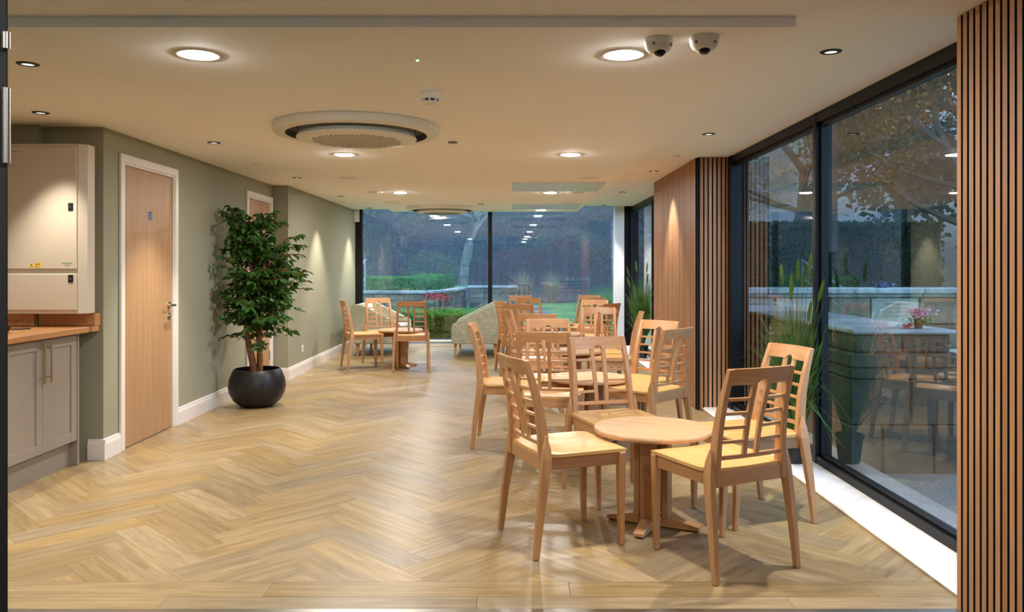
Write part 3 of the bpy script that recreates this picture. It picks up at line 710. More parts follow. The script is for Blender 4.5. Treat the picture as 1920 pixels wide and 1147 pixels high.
CH = [
 (.937, 3.58, -.4325, .9016, 'beech chair nearest the viewer, its back turned, right of the nearest table', G1),
 (.259, 3.84, .93, .366, 'beech chair left of the nearest table, seen from the side, facing the window', G1),
 (1.247, 4.19, -.95, -.31, 'beech chair beside the window and the near potted grass', G1),
 (.60, 4.54, .29, -.957, 'beech chair directly behind the nearest table, facing the viewer', G1),
 (.265, 5.42, .2, .98, 'beech chair with its back turned at the front left of the second table', G2),
 (.985, 6.10, -.72, -.69, 'pale lit beech chair at the second table, nearest the slatted column', G2),
 (.962, 5.646, -.71, .70, 'beech chair with its back turned at the front right of the second table', G2),
 (-.017, 5.94, 1, -.07, 'beech chair standing farthest out in the open floor, seen edge on', G2),
 (.33, 6.19, .1, -1, 'pale lit beech chair behind the second table, facing the viewer', G2),
 (.23, 8.05, .92, .2, 'beech chair on the left side of the third table', G3),
 (.31, 7.47, .25, .97, 'beech chair with its back turned at the front of the third table', G3),
 (.90, 8.12, -.1, -1, 'beech chair behind the third table, facing the viewer', G3),
 (.97, 7.55, -.97, .1, 'beech chair on the right of the third table, edge on before the far potted grass', G3),
 (.18, 9.37, .35, .93, 'beech chair with its back turned at the front of the fourth table', G4),
 (.12, 10.05, .85, .35, 'beech chair on the left side of the fourth table next to the sofa', G4),
 (1.0, 10.05, -.35, -.93, 'beech chair behind the fourth table, facing the viewer', G4),
 (.98, 9.47, -.75, .66, 'beech chair with its back turned at the right of the fourth table', G4),
 (.32, 11.22, .3, .95, 'beech chair with its back turned at the front left of the farthest table', G5),
 (.24, 11.78, .35, -.94, 'pale beech chair at the back left of the farthest table', G5),
 (1.07, 11.86, -.5, -.87, 'pale beech chair at the back right of the farthest table', G5),
 (1.04, 11.38, -.6, .8, 'beech chair with its back turned at the front right of the farthest table', G5),
 (-1.91, 10.335, .92, .386, 'beech chair against the sage wall at the left table, seen from the side', G6),
 (-1.70, 10.75, .5, -.87, 'beech chair behind the left table, in front of the left sofa', G6),
 (-1.25, 10.125, -.08, .997, 'beech chair in front of the left table, its back to the viewer', G6),
]
for c_ in CH: chair(*c_)

# ------------------------------------------------------------------ round cafe tables
def make_table():
    t = thing('round_table', 'x', 'table', (0, 0, 0), 0, 'small round oak cafe tables')
    zt = .495
    MB().lathe([(.28, zt - .026), (.290, zt - .024), (.296, zt - .016), (.296, zt - .006), (.292, zt), (.0, zt)], 56).obj('table_top', 'tabletop', t, smooth=True)
    MB().lathe([(.15, zt - .042), (.15, zt - .0262)], 24).obj('mounting_plate', 'beech', t)
    for k in range(4):
        a = k * math.pi / 2
        f = MB().loft([[(r, -w2, z0), (r, w2, z0), (r, w2, z1), (r, -w2, z1)] for r, w2, z0, z1 in ((.0, .030, .008, .058), (.10, .030, .008, .056), (.232, .026, .008, .028), (.238, .024, .009, .024))]).obj('foot', 'beech_h', t, bevel=.002); f.rotation_euler = (0, 0, a)
        p = MB().lathe([(.011, 0), (.011, .009)], 12).obj('foot_pad', 'black', f); p.location = (.222, 0, 0)
        b = MB().box(.058, .088, -.040, .040, .05, zt - .040).obj('upright', 'beech', t, bevel=.002); b.rotation_euler = (0, 0, a)
    return t
tp = make_table()
TB = [(.72, 4.03, -27, 'nearest round oak cafe table'), (.58, 5.90, 20, 'second round oak cafe table, beside the slatted column'), (.605, 7.80, -15, 'third round oak cafe table in the right row'),
      (.62, 9.80, 10, 'fourth round oak cafe table in the right row'), (.63, 11.70, -20, 'round oak cafe table nearest the back window'), (-1.44, 10.45, 35, 'round oak cafe table by the sage wall on the left')]
for i, (x, y, a, lab) in enumerate(TB):
    o = tp if i == 0 else copy_tree(tp); o.location = (x, y, 0); o.rotation_euler = (0, 0, math.radians(a)); o['label'] = lab

# ------------------------------------------------------------------ sofas
def sofa(x, y, rz, label):
    """front towards +x, length along y"""
    t = thing('two_seat_sofa', label, 'sofa', (x, y, 0), rz, 'striped fabric sofas')
    L, Dp = 1.28, .72
    side = [(.36, .19), (.36, .44), (.345, .475), (-.20, .745), (-.25, .758), (-.335, .758), (-.36, .735), (-.34, .19)]
    for s in (-1, 1):
        MB().prism(side, 'y', s * L / 2, s * (L / 2 - .10)).obj('arm', 'fabric', t, bevel=.014, seg=3, smooth=True)
    MB().prism([(-.15, .34), (-.26, .752), (-.335, .756), (-.355, .73), (-.338, .20), (-.22, .20)], 'y', -L / 2 + .10, L / 2 - .10).obj('backrest', 'fabric', t, bevel=.012, seg=2, smooth=True)
    MB().box(-.30, .345, -L / 2 + .10, L / 2 - .10, .20, .30).obj('base', 'fabric', t, bevel=.008, smooth=True)
    for s in (-1, 1):
        a, b_ = sorted((s * .003, s * (L / 2 - .103))); MB().box(-.20, .365, a, b_, .302, .43).obj('seat_cushion', 'fabric', t, bevel=.03, seg=3, smooth=True)
    for sx in (-.27, .30):
        for sy in (-1, 1):
            yy = sy * (L / 2 - .07)
            MB().rect_loft([(sx * 1.04, yy * 1.02, 0, .028, .028), (sx, yy, .195, .042, .042)]).obj('leg', 'beech', t, bevel=.003)
sofa(-.50, 12.22, math.pi, 'striped beige sofa beside the chairs, facing left, before the back window')
sofa(-1.97, 12.30, 0, 'striped beige sofa against the sage wall, behind the left table')

# ------------------------------------------------------------------ potted ficus
def leaf_mesh(L=.084, W=.046):
    b = MB(); b.v = [(0, 0, 0), (L * .28, W * .46, .004), (L * .62, W * .40, .002), (L, 0, -.012), (L * .62, -W * .40, .002), (L * .28, -W * .46, .004), (L * .3, 0, -.003), (L * .64, 0, -.006)]
    b.f = [(0, 6, 1), (1, 6, 7, 2), (2, 7, 3), (0, 5, 6), (5, 4, 7, 6), (4, 3, 7)]; return b
def ficus(x, y):
    t = thing('potted_ficus', 'tall leafy ficus tree in a round dark bowl pot', 'potted plant', (x, y, 0))
    rp = R; prof = [(.0, .004), (.13, .004), (.16, .012), (.215, .06), (.252, .13), (.262, .19), (.252, .26), (.225, .33), (.210, .352), (.200, .355), (.205, .33), (.225, .27), (.0, .27)]
    MB().lathe(prof, 48).obj('pot', 'pot', t, smooth=True)
    MB().lathe([(.223, .272), (.12, .285), (.0, .288)], 32).obj('soil', 'soil', t, smooth=True)
    stems = [[(-.02, 0, .27), (-.05, .0, .45), (-.09, .01, .62), (-.11, .02, .75), (-.08, .02, .95), (-.05, 0, 1.2), (-.08, 0, 1.45), (-.12, 0, 1.7)],
             [(.03, -.01, .27), (.035, -.01, .45), (.03, -.02, .62), (.05, -.01, .8), (.04, .0, 1.05), (.06, .02, 1.3), (.05, .0, 1.55), (.04, .0, 1.72)],
             [(.0, .04, .27), (.0, .05, .5), (-.02, .06, .75), (.0, .08, 1.0), (.06, .1, 1.25), (.1, .1, 1.45)]]
    rad = [[.036, .032, .028, .024, .018, .013, .009, .005], [.026, .022, .02, .018, .014, .010, .007, .004], [.02, .018, .015, .012, .008, .004]]
    for p, r in zip(stems, rad): MB().tube(p, r, 9).obj('trunk', 'trunk', t, smooth=True)
    tw = MB(); leaves = []
    def at(p, z):
        for a, b_ in zip(p[:-1], p[1:]):
            if a[2] <= z <= b_[2]: k = (z - a[2]) / (b_[2] - a[2]); return Vector(a).lerp(Vector(b_), k)
        return Vector(p[-1])
    ntw = 250
    for i in range(ntw):
        p = stems[i % 3]; z = rp.uniform(.68, p[-1][2]) if i > 6 else rp.uniform(.58, .68); s = at(p, z)
        a = rp.uniform(0, 2 * math.pi); zz = min(1, max(0, (z - .5) / 1.25))
        reach = (.40 - .22 * max(0, zz - .55) / .45) * rp.uniform(.55, 1.12) * (0.75 + .5 * math.sin(min(1, zz * 1.6 + .15) * math.pi / 2) * .5)
        up = rp.uniform(-.06, .24) if zz > .12 else rp.uniform(-.12, .08)
        d = Vector((math.cos(a), math.sin(a) * .9, 0)); e = s + d * reach + Vector((0, 0, up))
        mid = s.lerp(e, .5) + Vector((0, 0, .05)); pts = [s, mid, e]
        tw.tube(pts, [.005, .0035, .0015], 4)
        for k in range(11):
            u = .25 + .78 * k / 10; u = min(1, u); q1 = s.lerp(mid, min(1, u * 2)) if u < .5 else mid.lerp(e, (u - .5) * 2)
            la = a + (1 if k % 2 else -1) * rp.uniform(.5, 1.3) if k < 10 else a
            leaves.append((q1, la, rp.uniform(-.2, .85), rp.uniform(-1.0, 1.0), rp.uniform(.7, 1.15)))
    tw.obj('twigs', 'trunk', t)['kind'] = 'stuff'
    xmin = XL - x + .03
    ok = []
    for q1, la, dr, ro, sc in leaves:
        tip = q1.x + math.cos(la) * .08 * sc
        if min(q1.x, tip) < xmin: continue
        ok.append((q1, la, dr, ro, sc))
    # nearest / outermost leaves are single parts, the rest one mesh
    ok.sort(key=lambda L_: -( -L_[0].y + .6 * abs(L_[0].x)))
    me = leaf_mesh().mesh('leaf', 'leaf', fixn=False); rest = MB(); proto_l = leaf_mesh()
    for i, (q1, la, dr, ro, sc) in enumerate(ok):
        Mx = Matrix.Translation(q1) @ Matrix.Rotation(la, 4, 'Z') @ Matrix.Rotation(dr, 4, 'Y') @ Matrix.Rotation(ro, 4, 'X') @ Matrix.Scale(sc, 4)
        if i < 290:
            o = link('leaf', me, t); o.matrix_local = Mx
        else:
            b = len(rest.v); rest.v += [tuple(Mx @ Vector(v)) for v in proto_l.v]; rest.f += [tuple(b + j for j in f) for f in proto_l.f]
    rest.obj('inner_leaves', 'leaf', t, fixn=False)['kind'] = 'stuff'
ficus(-2.385, 7.50)

# ------------------------------------------------------------------ potted grasses on the sills
def grass(x, y, label, h, nb, spread, heads, seed, xmax):
    t = thing('potted_grass', label, 'potted plant', (x, y, .028), 0, 'potted ornamental grasses'); r = random.Random(seed)
    MB().lathe([(.0, 0), (.062, 0), (.068, .01), (.086, .165), (.093, .168), (.093, .185), (.083, .185), (.08, .16), (.0, .16)], 28).obj('pot', 'plantpot', t, smooth=True)
    bl = MB()
    def curve(a, rad, hh, lean, droop, b0):
        pts = []
        for i in range(7):
            u = i / 6; rr = b0 + lean * u ** 1.6 + droop * max(0, u - .6) ** 2
            px = math.cos(a) * rr * .62; py = math.sin(a) * rr
            if px > 0: px = min(px, xmax * (.6 + .4 * u))
            pts.append(Vector((px, py, .16 + hh * u - droop * .9 * max(0, u - .55) ** 1.5)))
        return pts
    for i in range(nb):
        a = r.uniform(0, 2 * math.pi); out = r.random() < .25; hh = h * (r.uniform(.35, .95)); lean = spread * r.uniform(.1, 1.0) * (1.3 if out else 1); droop = r.uniform(.2, 1.6) if out else r.uniform(0, .3)
        pts = curve(a, .05, hh, lean, droop, r.uniform(0, .05)); w = r.uniform(.003, .006); side = Vector((-math.sin(a), math.cos(a), 0)) if r.random() < .6 else Vector((math.cos(a), math.sin(a), 0))
        b = len(bl.v)
        for j, p in enumerate(pts):
            ww = w * (1 - (j / 6.3) ** 2); bl.v += [tuple(p - side * ww), tuple(p + side * ww)]
        for j in range(6): bl.f.append((b + 2 * j, b + 2 * j + 1, b + 2 * j + 3, b + 2 * j + 2))
    bl.obj('grass_blades', 'blade', t, fixn=False)['kind'] = 'stuff'
    for (a, lean, hh) in heads:
        pts = curve(a, 0, hh, lean, 0, .02); MB().tube(pts, .0016, 4).obj('stalk', 'blade', t)
        d = (pts[-1] - pts[-2]).normalized(); e = pts[-1]; hd = MB(); hd.tube([e - d * .02, e + d * .01, e + d * .06, e + d * .11, e + d * .135], [.004, .011, .012, .008, .002], 8)
        for k in range(60):
            u = r.uniform(0, .12); p = e + d * u; n_ = Vector((r.uniform(-1, 1), r.uniform(-1, 1), r.uniform(.2, 1))).normalized(); q2 = p + n_ * .018; sd = n_.cross(Vector((0, 0, 1))).normalized() * .001
            b = len(hd.v); hd.v += [tuple(p - sd), tuple(p + sd), tuple(q2)]; hd.f.append((b, b + 1, b + 2))
        hd.obj('seed_head', 'seed', t, fixn=False)
grass(1.86, 5.22, 'tall potted grass with seed heads on the near window sill', 1.05, 640, .40, [(-1.7, .30, .80), (-1.2, .26, .92), (-2.2, .22, .93), (1.2, .10, .96), (-.8, .12, 1.08), (-1.9, .14, 1.04), (.6, .18, 1.0), (1.4, .3, 1.02)], 3, .1)
grass(1.86, 11.25, 'tall potted grass on the far window sill beside the white pier', 1.12, 620, .42, [(2.6, .28, 1.0), (-2.4, .2, 1.08), (-1.2, .15, 1.06), (3.6, .34, .86), (.2, .1, .9)], 5, .1)

# ================================================================== outside
GZ = -.14
def ground_patch(name, mat, x0, x1, y0, y1, z, nx=1, ny=1, hf=None):
    b = MB()
    for j in range(ny + 1):
        for i in range(nx + 1):
            x = x0 + (x1 - x0) * i / nx; y = y0 + (y1 - y0) * j / ny; b.v.append((x, y, z + (hf(x, y) if hf else 0)))
    for j in range(ny):
        for i in range(nx):
            a = j * (nx + 1) + i; b.f.append((a, a + 1, a + nx + 2, a + nx + 1))
    return b.obj(name, mat, fixn=False, smooth=bool(hf))
def hill(x, y):
    # wooded slopes behind the garden and beyond the memorial wall
    h = max(0, (y - 34)) * .21 + max(0, x - 8) * .42 * min(1, max(0, (y + 2) / 6)) + max(0, -x - 16) * .2
    return min(h, 13) + .12 * math.sin(x * .9) * math.cos(y * .7) * min(1, h)
g_ = ground_patch('ground', 'lawn', -60, 60, -30, 90, GZ, 60, 60, hill); struct(g_, 'grass and earth ground outside', 'ground')
bank = ground_patch('wooded_bank', 'litter', -60, 60, 33, 90, GZ + .04, 60, 30, hill); struct(bank, 'leaf covered bank under the trees', 'ground')
bank = ground_patch('side_bank', 'litter', 8.5, 60, -30, 34, GZ + .05, 26, 32, hill); struct(bank, 'leaf strewn bank beyond the memorial wall', 'ground')
struct(ground_patch('gravel_strip', 'gravel', XW + .06, 5.0, -2, 10.5, GZ + .006), 'pale gravel strip outside the side windows', 'ground')
struct(MB().box(XW + .06, XW + .10, -2, 13.3, GZ - .1, .02).obj('trim_5', 'coping'), 'stone edge below the side windows', 'trim')
struct(MB().box(XBL, XW + .1, YB + .06, YB + .12, GZ - .1, .0).obj('trim_6', 'coping'), 'stone edge below the back window', 'trim')
gp = MB(); cl = [(.95, 14.0, .35), (.95, 17, .35), (.95, 20, .35), (1.0, 24, .35), (.75, 29, .35), (.2, 34, .35)]
gp.v = [p for x, y, w_ in cl for p in ((x - w_, y, GZ + .012), (x + w_, y, GZ + .012))]; gp.f = [(2 * i, 2 * i + 1, 2 * i + 3, 2 * i + 2) for i in range(len(cl) - 1)]
struct(gp.obj('garden_path', 'path', fixn=False), 'grey path leading away through the lawn', 'path')

def leaf_cloud(b, n, fn, sz, r, flat=0):
    for _ in range(n):
        p = fn(r)
        if p is None: continue
        d = Vector((r.gauss(0, 1), r.gauss(0, 1), r.gauss(0, 1) * (1 - flat))).normalized(); e = d.cross(Vector((r.gauss(0, 1), r.gauss(0, 1), r.gauss(0, 1)))).normalized(); s = sz * r.uniform(.6, 1.3)
        p = Vector(p); k = len(b.v); b.v += [tuple(p), tuple(p + d * s * .55 + e * s * .3), tuple(p + d * s), tuple(p + d * s * .55 - e * s * .3)]; b.f.append((k, k + 1, k + 2, k + 3))
def hedge(name, x0, x1, y0, y1, h, label, group, n, sz=.045, seed=1, rz=0, mat='hedge', zb=GZ):
    r = random.Random(seed); t = thing(name, label, 'hedge', ((x0 + x1) / 2, (y0 + y1) / 2, zb), rz, group); hx, hy = (x1 - x0) / 2, (y1 - y0) / 2
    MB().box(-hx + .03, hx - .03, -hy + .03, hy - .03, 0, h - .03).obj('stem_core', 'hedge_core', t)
    b = MB()
    def fn(r):
        f = r.random()
        if f < .45: return (r.uniform(-hx, hx), r.uniform(-hy, hy), h + r.gauss(0, .012) - .02)
        if f < .85: return (r.uniform(-hx, hx), -hy + r.gauss(0, .012), r.uniform(.0, h))
        return (r.choice((-hx, hx)) + r.gauss(0, .012), r.uniform(-hy, hy), r.uniform(.0, h))
    leaf_cloud(b, n, fn, sz, r)
    b.obj('foliage', mat, t, fixn=False)['kind'] = 'stuff'
HG = 'clipped box hedges in the garden'
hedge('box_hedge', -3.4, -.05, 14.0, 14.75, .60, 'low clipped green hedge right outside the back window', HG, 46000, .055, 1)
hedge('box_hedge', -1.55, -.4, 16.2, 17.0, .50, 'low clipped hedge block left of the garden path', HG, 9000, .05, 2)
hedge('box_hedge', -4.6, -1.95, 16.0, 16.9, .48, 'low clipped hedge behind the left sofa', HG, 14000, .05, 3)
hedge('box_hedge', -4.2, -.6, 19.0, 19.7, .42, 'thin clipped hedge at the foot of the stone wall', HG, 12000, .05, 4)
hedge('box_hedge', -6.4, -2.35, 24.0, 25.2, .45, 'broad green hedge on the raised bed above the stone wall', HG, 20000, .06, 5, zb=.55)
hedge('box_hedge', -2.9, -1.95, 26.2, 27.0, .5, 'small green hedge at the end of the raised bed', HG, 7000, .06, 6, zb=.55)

# curved stone retaining wall
rwall = thing('retaining_wall', 'weathered stone retaining wall curving round the raised bed', 'wall', (0, 0, 0))
path = [(-7.2, 21.6), (-4.6, 21.6), (-2.6, 21.7), (-2.05, 21.9), (-1.75, 22.5), (-1.6, 23.6), (-1.45, 25.5)]
def along(P, s):
    for (a, b_) in zip(P[:-1], P[1:]):
        L = math.hypot(b_[0] - a[0], b_[1] - a[1])
        if s <= L: k = s / L; return (a[0] + (b_[0] - a[0]) * k, a[1] + (b_[1] - a[1]) * k, math.atan2(b_[1] - a[1], b_[0] - a[0]))
        s -= L
    return (*P[-1], math.atan2(P[-1][1] - P[-2][1], P[-1][0] - P[-2][0]))
tot = sum(math.hypot(b_[0] - a[0], b_[1] - a[1]) for a, b_ in zip(path[:-1], path[1:]))
core = MB()
for a, b_ in zip(path[:-1], path[1:]):
    dx, dy = b_[0] - a[0], b_[1] - a[1]; L = math.hypot(dx, dy); nx, ny = -dy / L, dx / L
    core.hexa([(a[0] + nx * .05, a[1] + ny * .05, GZ - .1), (b_[0] + nx * .05, b_[1] + ny * .05, GZ - .1), (b_[0] + nx * .35, b_[1] + ny * .35, GZ - .1), (a[0] + nx * .35, a[1] + ny * .35, GZ - .1),
               (a[0] + nx * .05, a[1] + ny * .05, .60), (b_[0] + nx * .05, b_[1] + ny * .05, .60), (b_[0] + nx * .35, b_[1] + ny * .35, .60), (a[0] + nx * .35, a[1] + ny * .35, .60)])
core.obj('mortar_core', 'mortar', rwall)
zc = GZ
for row in range(4):
    hh = .18; s = -R.uniform(0, .3)
    while s < tot:
        L = R.uniform(.3, .62)
        x, y, a = along(path, max(0, min(tot - .01, s + L / 2)))
        o = MB().box(-L / 2 + .008, L / 2 - .008, R.uniform(-.015, .01), .2, .006, hh - .006).obj('stone', 'stone', rwall, bevel=.012); o.location = (x, y, zc); o.rotation_euler = (0, 0, a); s += L
    zc += hh
s = 0
while s < tot:
    L = R.uniform(.55, .8); x, y, a = along(path, min(tot - .01, s + L / 2)); o = MB().box(-L / 2 + .004, L / 2 - .004, -.06, .34, 0, .075).obj('coping_stone', 'coping', rwall, bevel=.012); o.location = (x, y, .60); o.rotation_euler = (0, 0, a); s += L
bed = ground_patch('raised_bed', 'lawn', -9, -1.65, 22.0, 33, .58); struct(bed, 'raised lawn behind the stone retaining wall', 'ground')
# steps wall further right
sw = thing('step_wall', 'low dark stone wall beside the garden steps', 'wall', (-.55, 25.2, GZ))
MB().box(-.72, .72, .05, .5, 0, .80).obj('mortar_core', 'mortar', sw)
for row in range(5):
    x = -.75
    while x < .72:
        L = min(R.uniform(.28, .5), .76 - x); o = MB().box(.006, L - .006, R.uniform(-.02, .01), .2, .005, .155).obj('stone', 'stone', sw, bevel=.012); o.location = (x, 0, row * .16); x += L
MB().box(-.8, .78, -.06, .55, .80, .87).obj('coping_stone', 'coping', sw, bevel=.012)

def railing(name, label, pts, nb, h=.95, mat='iron', bars=True, rr=.022):
    t = thing(name, label, 'railing', pts[0]); o0 = Vector(pts[0])
    P = [Vector(p) - o0 for p in pts]
    MB().tube([p + Vector((0, 0, h)) for p in P], rr, 8).obj('handrail', mat, t, smooth=True)
    MB().tube([p + Vector((0, 0, h * .45)) for p in P], rr * .6, 6).obj('mid_rail', mat, t, smooth=True)
    for i in range(nb):
        u = i / (nb - 1) * (len(P) - 1); k = min(int(u), len(P) - 2); p = P[k].lerp(P[k + 1], u - k); MB().tube([p, p + Vector((0, 0, h))], rr * .8, 6).obj('post', mat, t)
railing('garden_railing', 'dark iron railing stepping down behind the raised bed', [(-5.0, 31, 1.45), (-3.7, 31, 1.15), (-2.2, 31, .62), (-1.3, 31, .55)], 5, .8)
railing('garden_railing', 'dark railing beside the garden steps', [(-1.35, 26.5, .62), (-.9, 26.5, .62), (.3, 26.3, -.12), (.62, 26.3, -.12)], 7, .85)
railing('garden_railing', 'grey handrail sloping down at the left of the back window', [(-4.05, 22.2, .62), (-3.93, 19.0, GZ)], 3, .9, 'rail', rr=.03)
railing('garden_railing', 'low dark fence far behind the hedge at the left', [(-8, 30, .6), (-6.0, 30, .6), (-4.9, 30, .6)], 6, .6)

# memorial bench group on the lawn
be = thing('garden_bench', 'dark slatted bench on the lawn beyond the path', 'bench', (2.45, 33.0, GZ), .1)
for i in range(4): box('seat_slat', (-.8, .8, -.25 + i * .13, -.15 + i * .13, .42, .45), 'iron', be)
for i in range(3): box('back_slat', (-.8, .8, .27, .30, .55 + i * .13, .64 + i * .13), 'iron', be)
for sx in (-.7, .7):
    for yy in (-.2, .27): box('leg', (sx - .03, sx + .03, yy - .03, yy + .03, 0, .85 if yy > 0 else .44), 'iron', be)
ms = thing('memorial_stand', 'pale memorial stand of small plaques on the far lawn', 'memorial', (2.9, 33.9, GZ))
for i in range(4): box('post', (-.52 + i * .31, -.48 + i * .31, -.03, .03, 0, 1.04), 'iron', ms)
for i in range(5):
    for j in range(2): box('plaque', (-.55 + i * .22, -.40 + i * .22, -.05, -.03, .70 + j * .19, .84 + j * .19), 'stone', ms)

def tuft(name, label, x, y, n, h, spread, mat, seed, z=GZ, group=None):
    r = random.Random(seed); b = MB()
    for _ in range(n):
        a = r.uniform(0, 6.283); l = spread * r.random(); hh = h * r.uniform(.5, 1); b0 = r.uniform(0, .15); pts = []
        for i in range(5):
            u = i / 4; rr = b0 + l * u ** 1.7; pts.append(Vector((math.cos(a) * rr, math.sin(a) * rr, hh * u - .35 * l * u ** 3)))
        sd = Vector((-math.sin(a), math.cos(a), 0)); k = len(b.v); w_ = r.uniform(.006, .014)
        for i, p in enumerate(pts): b.v += [tuple(p - sd * w_ * (1 - i / 4.3)), tuple(p + sd * w_ * (1 - i / 4.3))]
        for i in range(4): b.f.append((k + 2 * i, k + 2 * i + 1, k + 2 * i + 3, k + 2 * i + 2))
    o = b.obj(name, mat, fixn=False); o.location = (x, y, z); tag(o, label, 'grass', group)
TG = 'ornamental grasses in the garden'
tuft('ornamental_grass', 'big arching green grass clump outside right of the path', 1.95, 18.0, 700, 1.15, 1.0, 'ornamental', 11, group=TG)
tuft('ornamental_grass', 'green grass clump behind the big arching one', 2.75, 21.5, 500, 1.1, .9, 'ornamental', 12, group=TG)
tuft('ornamental_grass', 'pale dry grass clump at the far edge of the lawn, left one', .5, 31.5, 600, 1.5, .8, 'drygrass', 13, group=TG)
tuft('ornamental_grass', 'pale dry grass clump at the far edge of the lawn, right one', 1.7, 32.2, 600, 1.5, .8, 'drygrass', 14, group=TG)
tuft('ornamental_grass', 'pale leafy clump on the raised bed behind the wall', -2.6, 23.4, 400, .75, .6, 'ornamental', 15, z=.58, group=TG)
# red flowered shrub in front of the wall
sh = thing('rose_bush', 'small bare rose bush with a red flower head', 'shrub', (-1.62, 17.6, GZ)); rr_ = random.Random(4); b = MB()
for i in range(16):
    a = rr_.uniform(0, 6.28); b.tube([(0, 0, 0), (math.cos(a) * .12, math.sin(a) * .12, .35), (math.cos(a) * .28, math.sin(a) * .28, rr_.uniform(.55, .85))], [.014, .01, .004], 5)
b.obj('stems', 'bark', sh)
b = MB(); leaf_cloud(b, 220, lambda r: (r.gauss(0, .17), r.gauss(0, .15), r.uniform(.72, .86)), .06, rr_); b.obj('flowers', 'petal_red', sh, fixn=False)['kind'] = 'stuff'

# ------------------------------------------------------------------ trees
def tree(name, label, x, y, h, seed, bark, leaf=None, nleaf=0, lsz=.12, r0=.22, crown=.35, spread=.42, depth=5, group='trees around the garden', droop=0.0, zoff=None):
    r = random.Random(seed); z0 = GZ + (hill(x, y) if zoff is None else zoff)
    t = thing(name, label, 'tree', (x, y, z0 - .1), 0, group); br = MB(); tips = []
    tr_ = MB()
    def grow(p, d, L, rad, dep):
        n = 4; pts = [p]; rads = [rad]; q1 = p.copy(); dd = d.copy()
        for i in range(n):
            dd = (dd + Vector((r.gauss(0, .13), r.gauss(0, .13), r.gauss(0, .07) + .03 - droop * (depth - dep) * .05))).normalized(); q1 = q1 + dd * L / n; pts.append(q1.copy()); rads.append(rad * (1 - .45 * (i + 1) / n))
        (tr_ if dep == depth else br).tube(pts, rads, 8 if dep == depth else (5 if dep > 2 else 3), cap=False)
        if dep <= 2: tips.extend(pts[1:])
        if dep <= 0: return
        k = 3 if dep >= depth - 1 else r.choice((2, 3, 3))
        for i in range(k):
            j = r.choice((2, 3, 4)) if i else 4; a = r.uniform(0, 6.283); ax = Vector((math.cos(a), math.sin(a), 0)); nd = (dd + (ax + Vector((0, 0, r.uniform(-.3, .5)))) * r.uniform(spread * .8, spread * 2.0)).normalized()
            grow(pts[j].copy(), nd, L * r.uniform(.62, .85), rads[j] * r.uniform(.55, .8), dep - 1)
        if dep == depth:
            for i in range(4):
                j = r.choice((2, 3)); a = r.uniform(0, 6.283); nd = Vector((math.cos(a), math.sin(a), r.uniform(.1, .6))).normalized(); grow(pts[j].copy(), nd, L * r.uniform(.5, .75), rads[j] * .4, dep - 2)
    grow(Vector((0, 0, 0)), Vector((0, 0, 1)), h * crown, r0, depth)
    tr_.obj('trunk', bark, t, smooth=True, fixn=False)
    br.obj('branches', bark, t, fixn=False)['kind'] = 'stuff'
    if leaf and nleaf:
        b = MB(); leaf_cloud(b, nleaf, lambda r: tips[r.randrange(len(tips))] + Vector((r.gauss(0, .22), r.gauss(0, .22), r.gauss(0, .2))), lsz, r)
        b.obj('foliage', leaf, t, fixn=False)['kind'] = 'stuff'
def conifer(name, label, x, y, h, rad, n, seed, mat, zoff=None, group='trees around the garden', trunk='bark'):
    r = random.Random(seed); z0 = GZ + (hill(x, y) if zoff is None else zoff); t = thing(name, label, 'tree', (x, y, z0 - .1), 0, group)
    MB().tube([(0, 0, 0), (.05, 0, h * .5), (0, 0, h * .95)], [rad * .07, rad * .05, .02], 8).obj('trunk', trunk, t, smooth=True)
    b = MB(); lobes = [(r.uniform(-.6, .6) * rad, r.uniform(-.6, .6) * rad, h * r.uniform(.25, .9), rad * r.uniform(.3, .55)) for _ in range(16)]
    def fn(r):
        lx, ly, lz, lr = lobes[r.randrange(len(lobes))]; d = Vector((r.gauss(0, 1), r.gauss(0, 1), r.gauss(0, .8))).normalized() * lr * r.uniform(.6, 1) ; return (lx + d.x, ly + d.y, lz + d.z * .9)
    leaf_cloud(b, n, fn, .26, r); b.obj('foliage', mat, t, fixn=False)['kind'] = 'stuff'
# behind the back window
conifer('evergreen_tree', 'dark evergreen tree filling the upper left of the back window', -7.2, 31, 9.5, 3.4, 9000, 21, 'evergreen')
conifer('evergreen_tree', 'dark evergreen farther back at the far left of the garden', -12.0, 38, 11, 4.0, 8000, 22, 'evergreen')
tree('bare_tree', 'bare tree with a pale mossy trunk behind the raised bed', -2.1, 34.5, 14, 31, 'bark_pale', 'olive', 900, .16, .25)
tree('bare_tree', 'bare branching tree just right of the window mullion', 1.0, 43, 13, 32, 'bark_pale', 'olive', 900, .16, .15)
tree('bare_tree', 'bare tree with olive leaves on the far right of the garden', 7.3, 33, 13, 33, 'bark', 'olive', 4500, .2, .26)
tree('bare_tree', 'slim bare tree between the evergreen and the pale trunk', -4.7, 37, 12, 34, 'bark', None, 0, .1, .2)
tree('autumn_tree', 'russet leaved tree in the wood behind the lawn', 4.6, 42, 11, 35, 'bark', 'russet', 5000, .22, .2)
tree('autumn_tree', 'reddish bare tree in the middle of the far wood', 2.4, 47, 12, 36, 'bark', 'russet', 3500, .22, .2)
tree('bare_tree', 'bare tree deep in the wood at the left', -9.5, 44, 14, 37, 'bark', None, 0, .1, .28)
tree('bare_tree', 'bare tree deep in the wood behind the pale trunk', -.8, 46, 13, 38, 'bark', 'olive', 1500, .2, .22)
tree('bare_tree', 'tall bare tree at the right end of the far wood', 9.8, 44, 14, 39, 'bark', 'olive', 3500, .22, .26)
tree('bare_tree', 'bare tree at the top of the far bank', 4.0, 54, 14, 40, 'bark', None, 0, .1, .24)
conifer('evergreen_tree', 'hazy evergreen at the back of the wood, middle left', -5.0, 56, 12, 4.5, 6000, 23, 'evergreen')
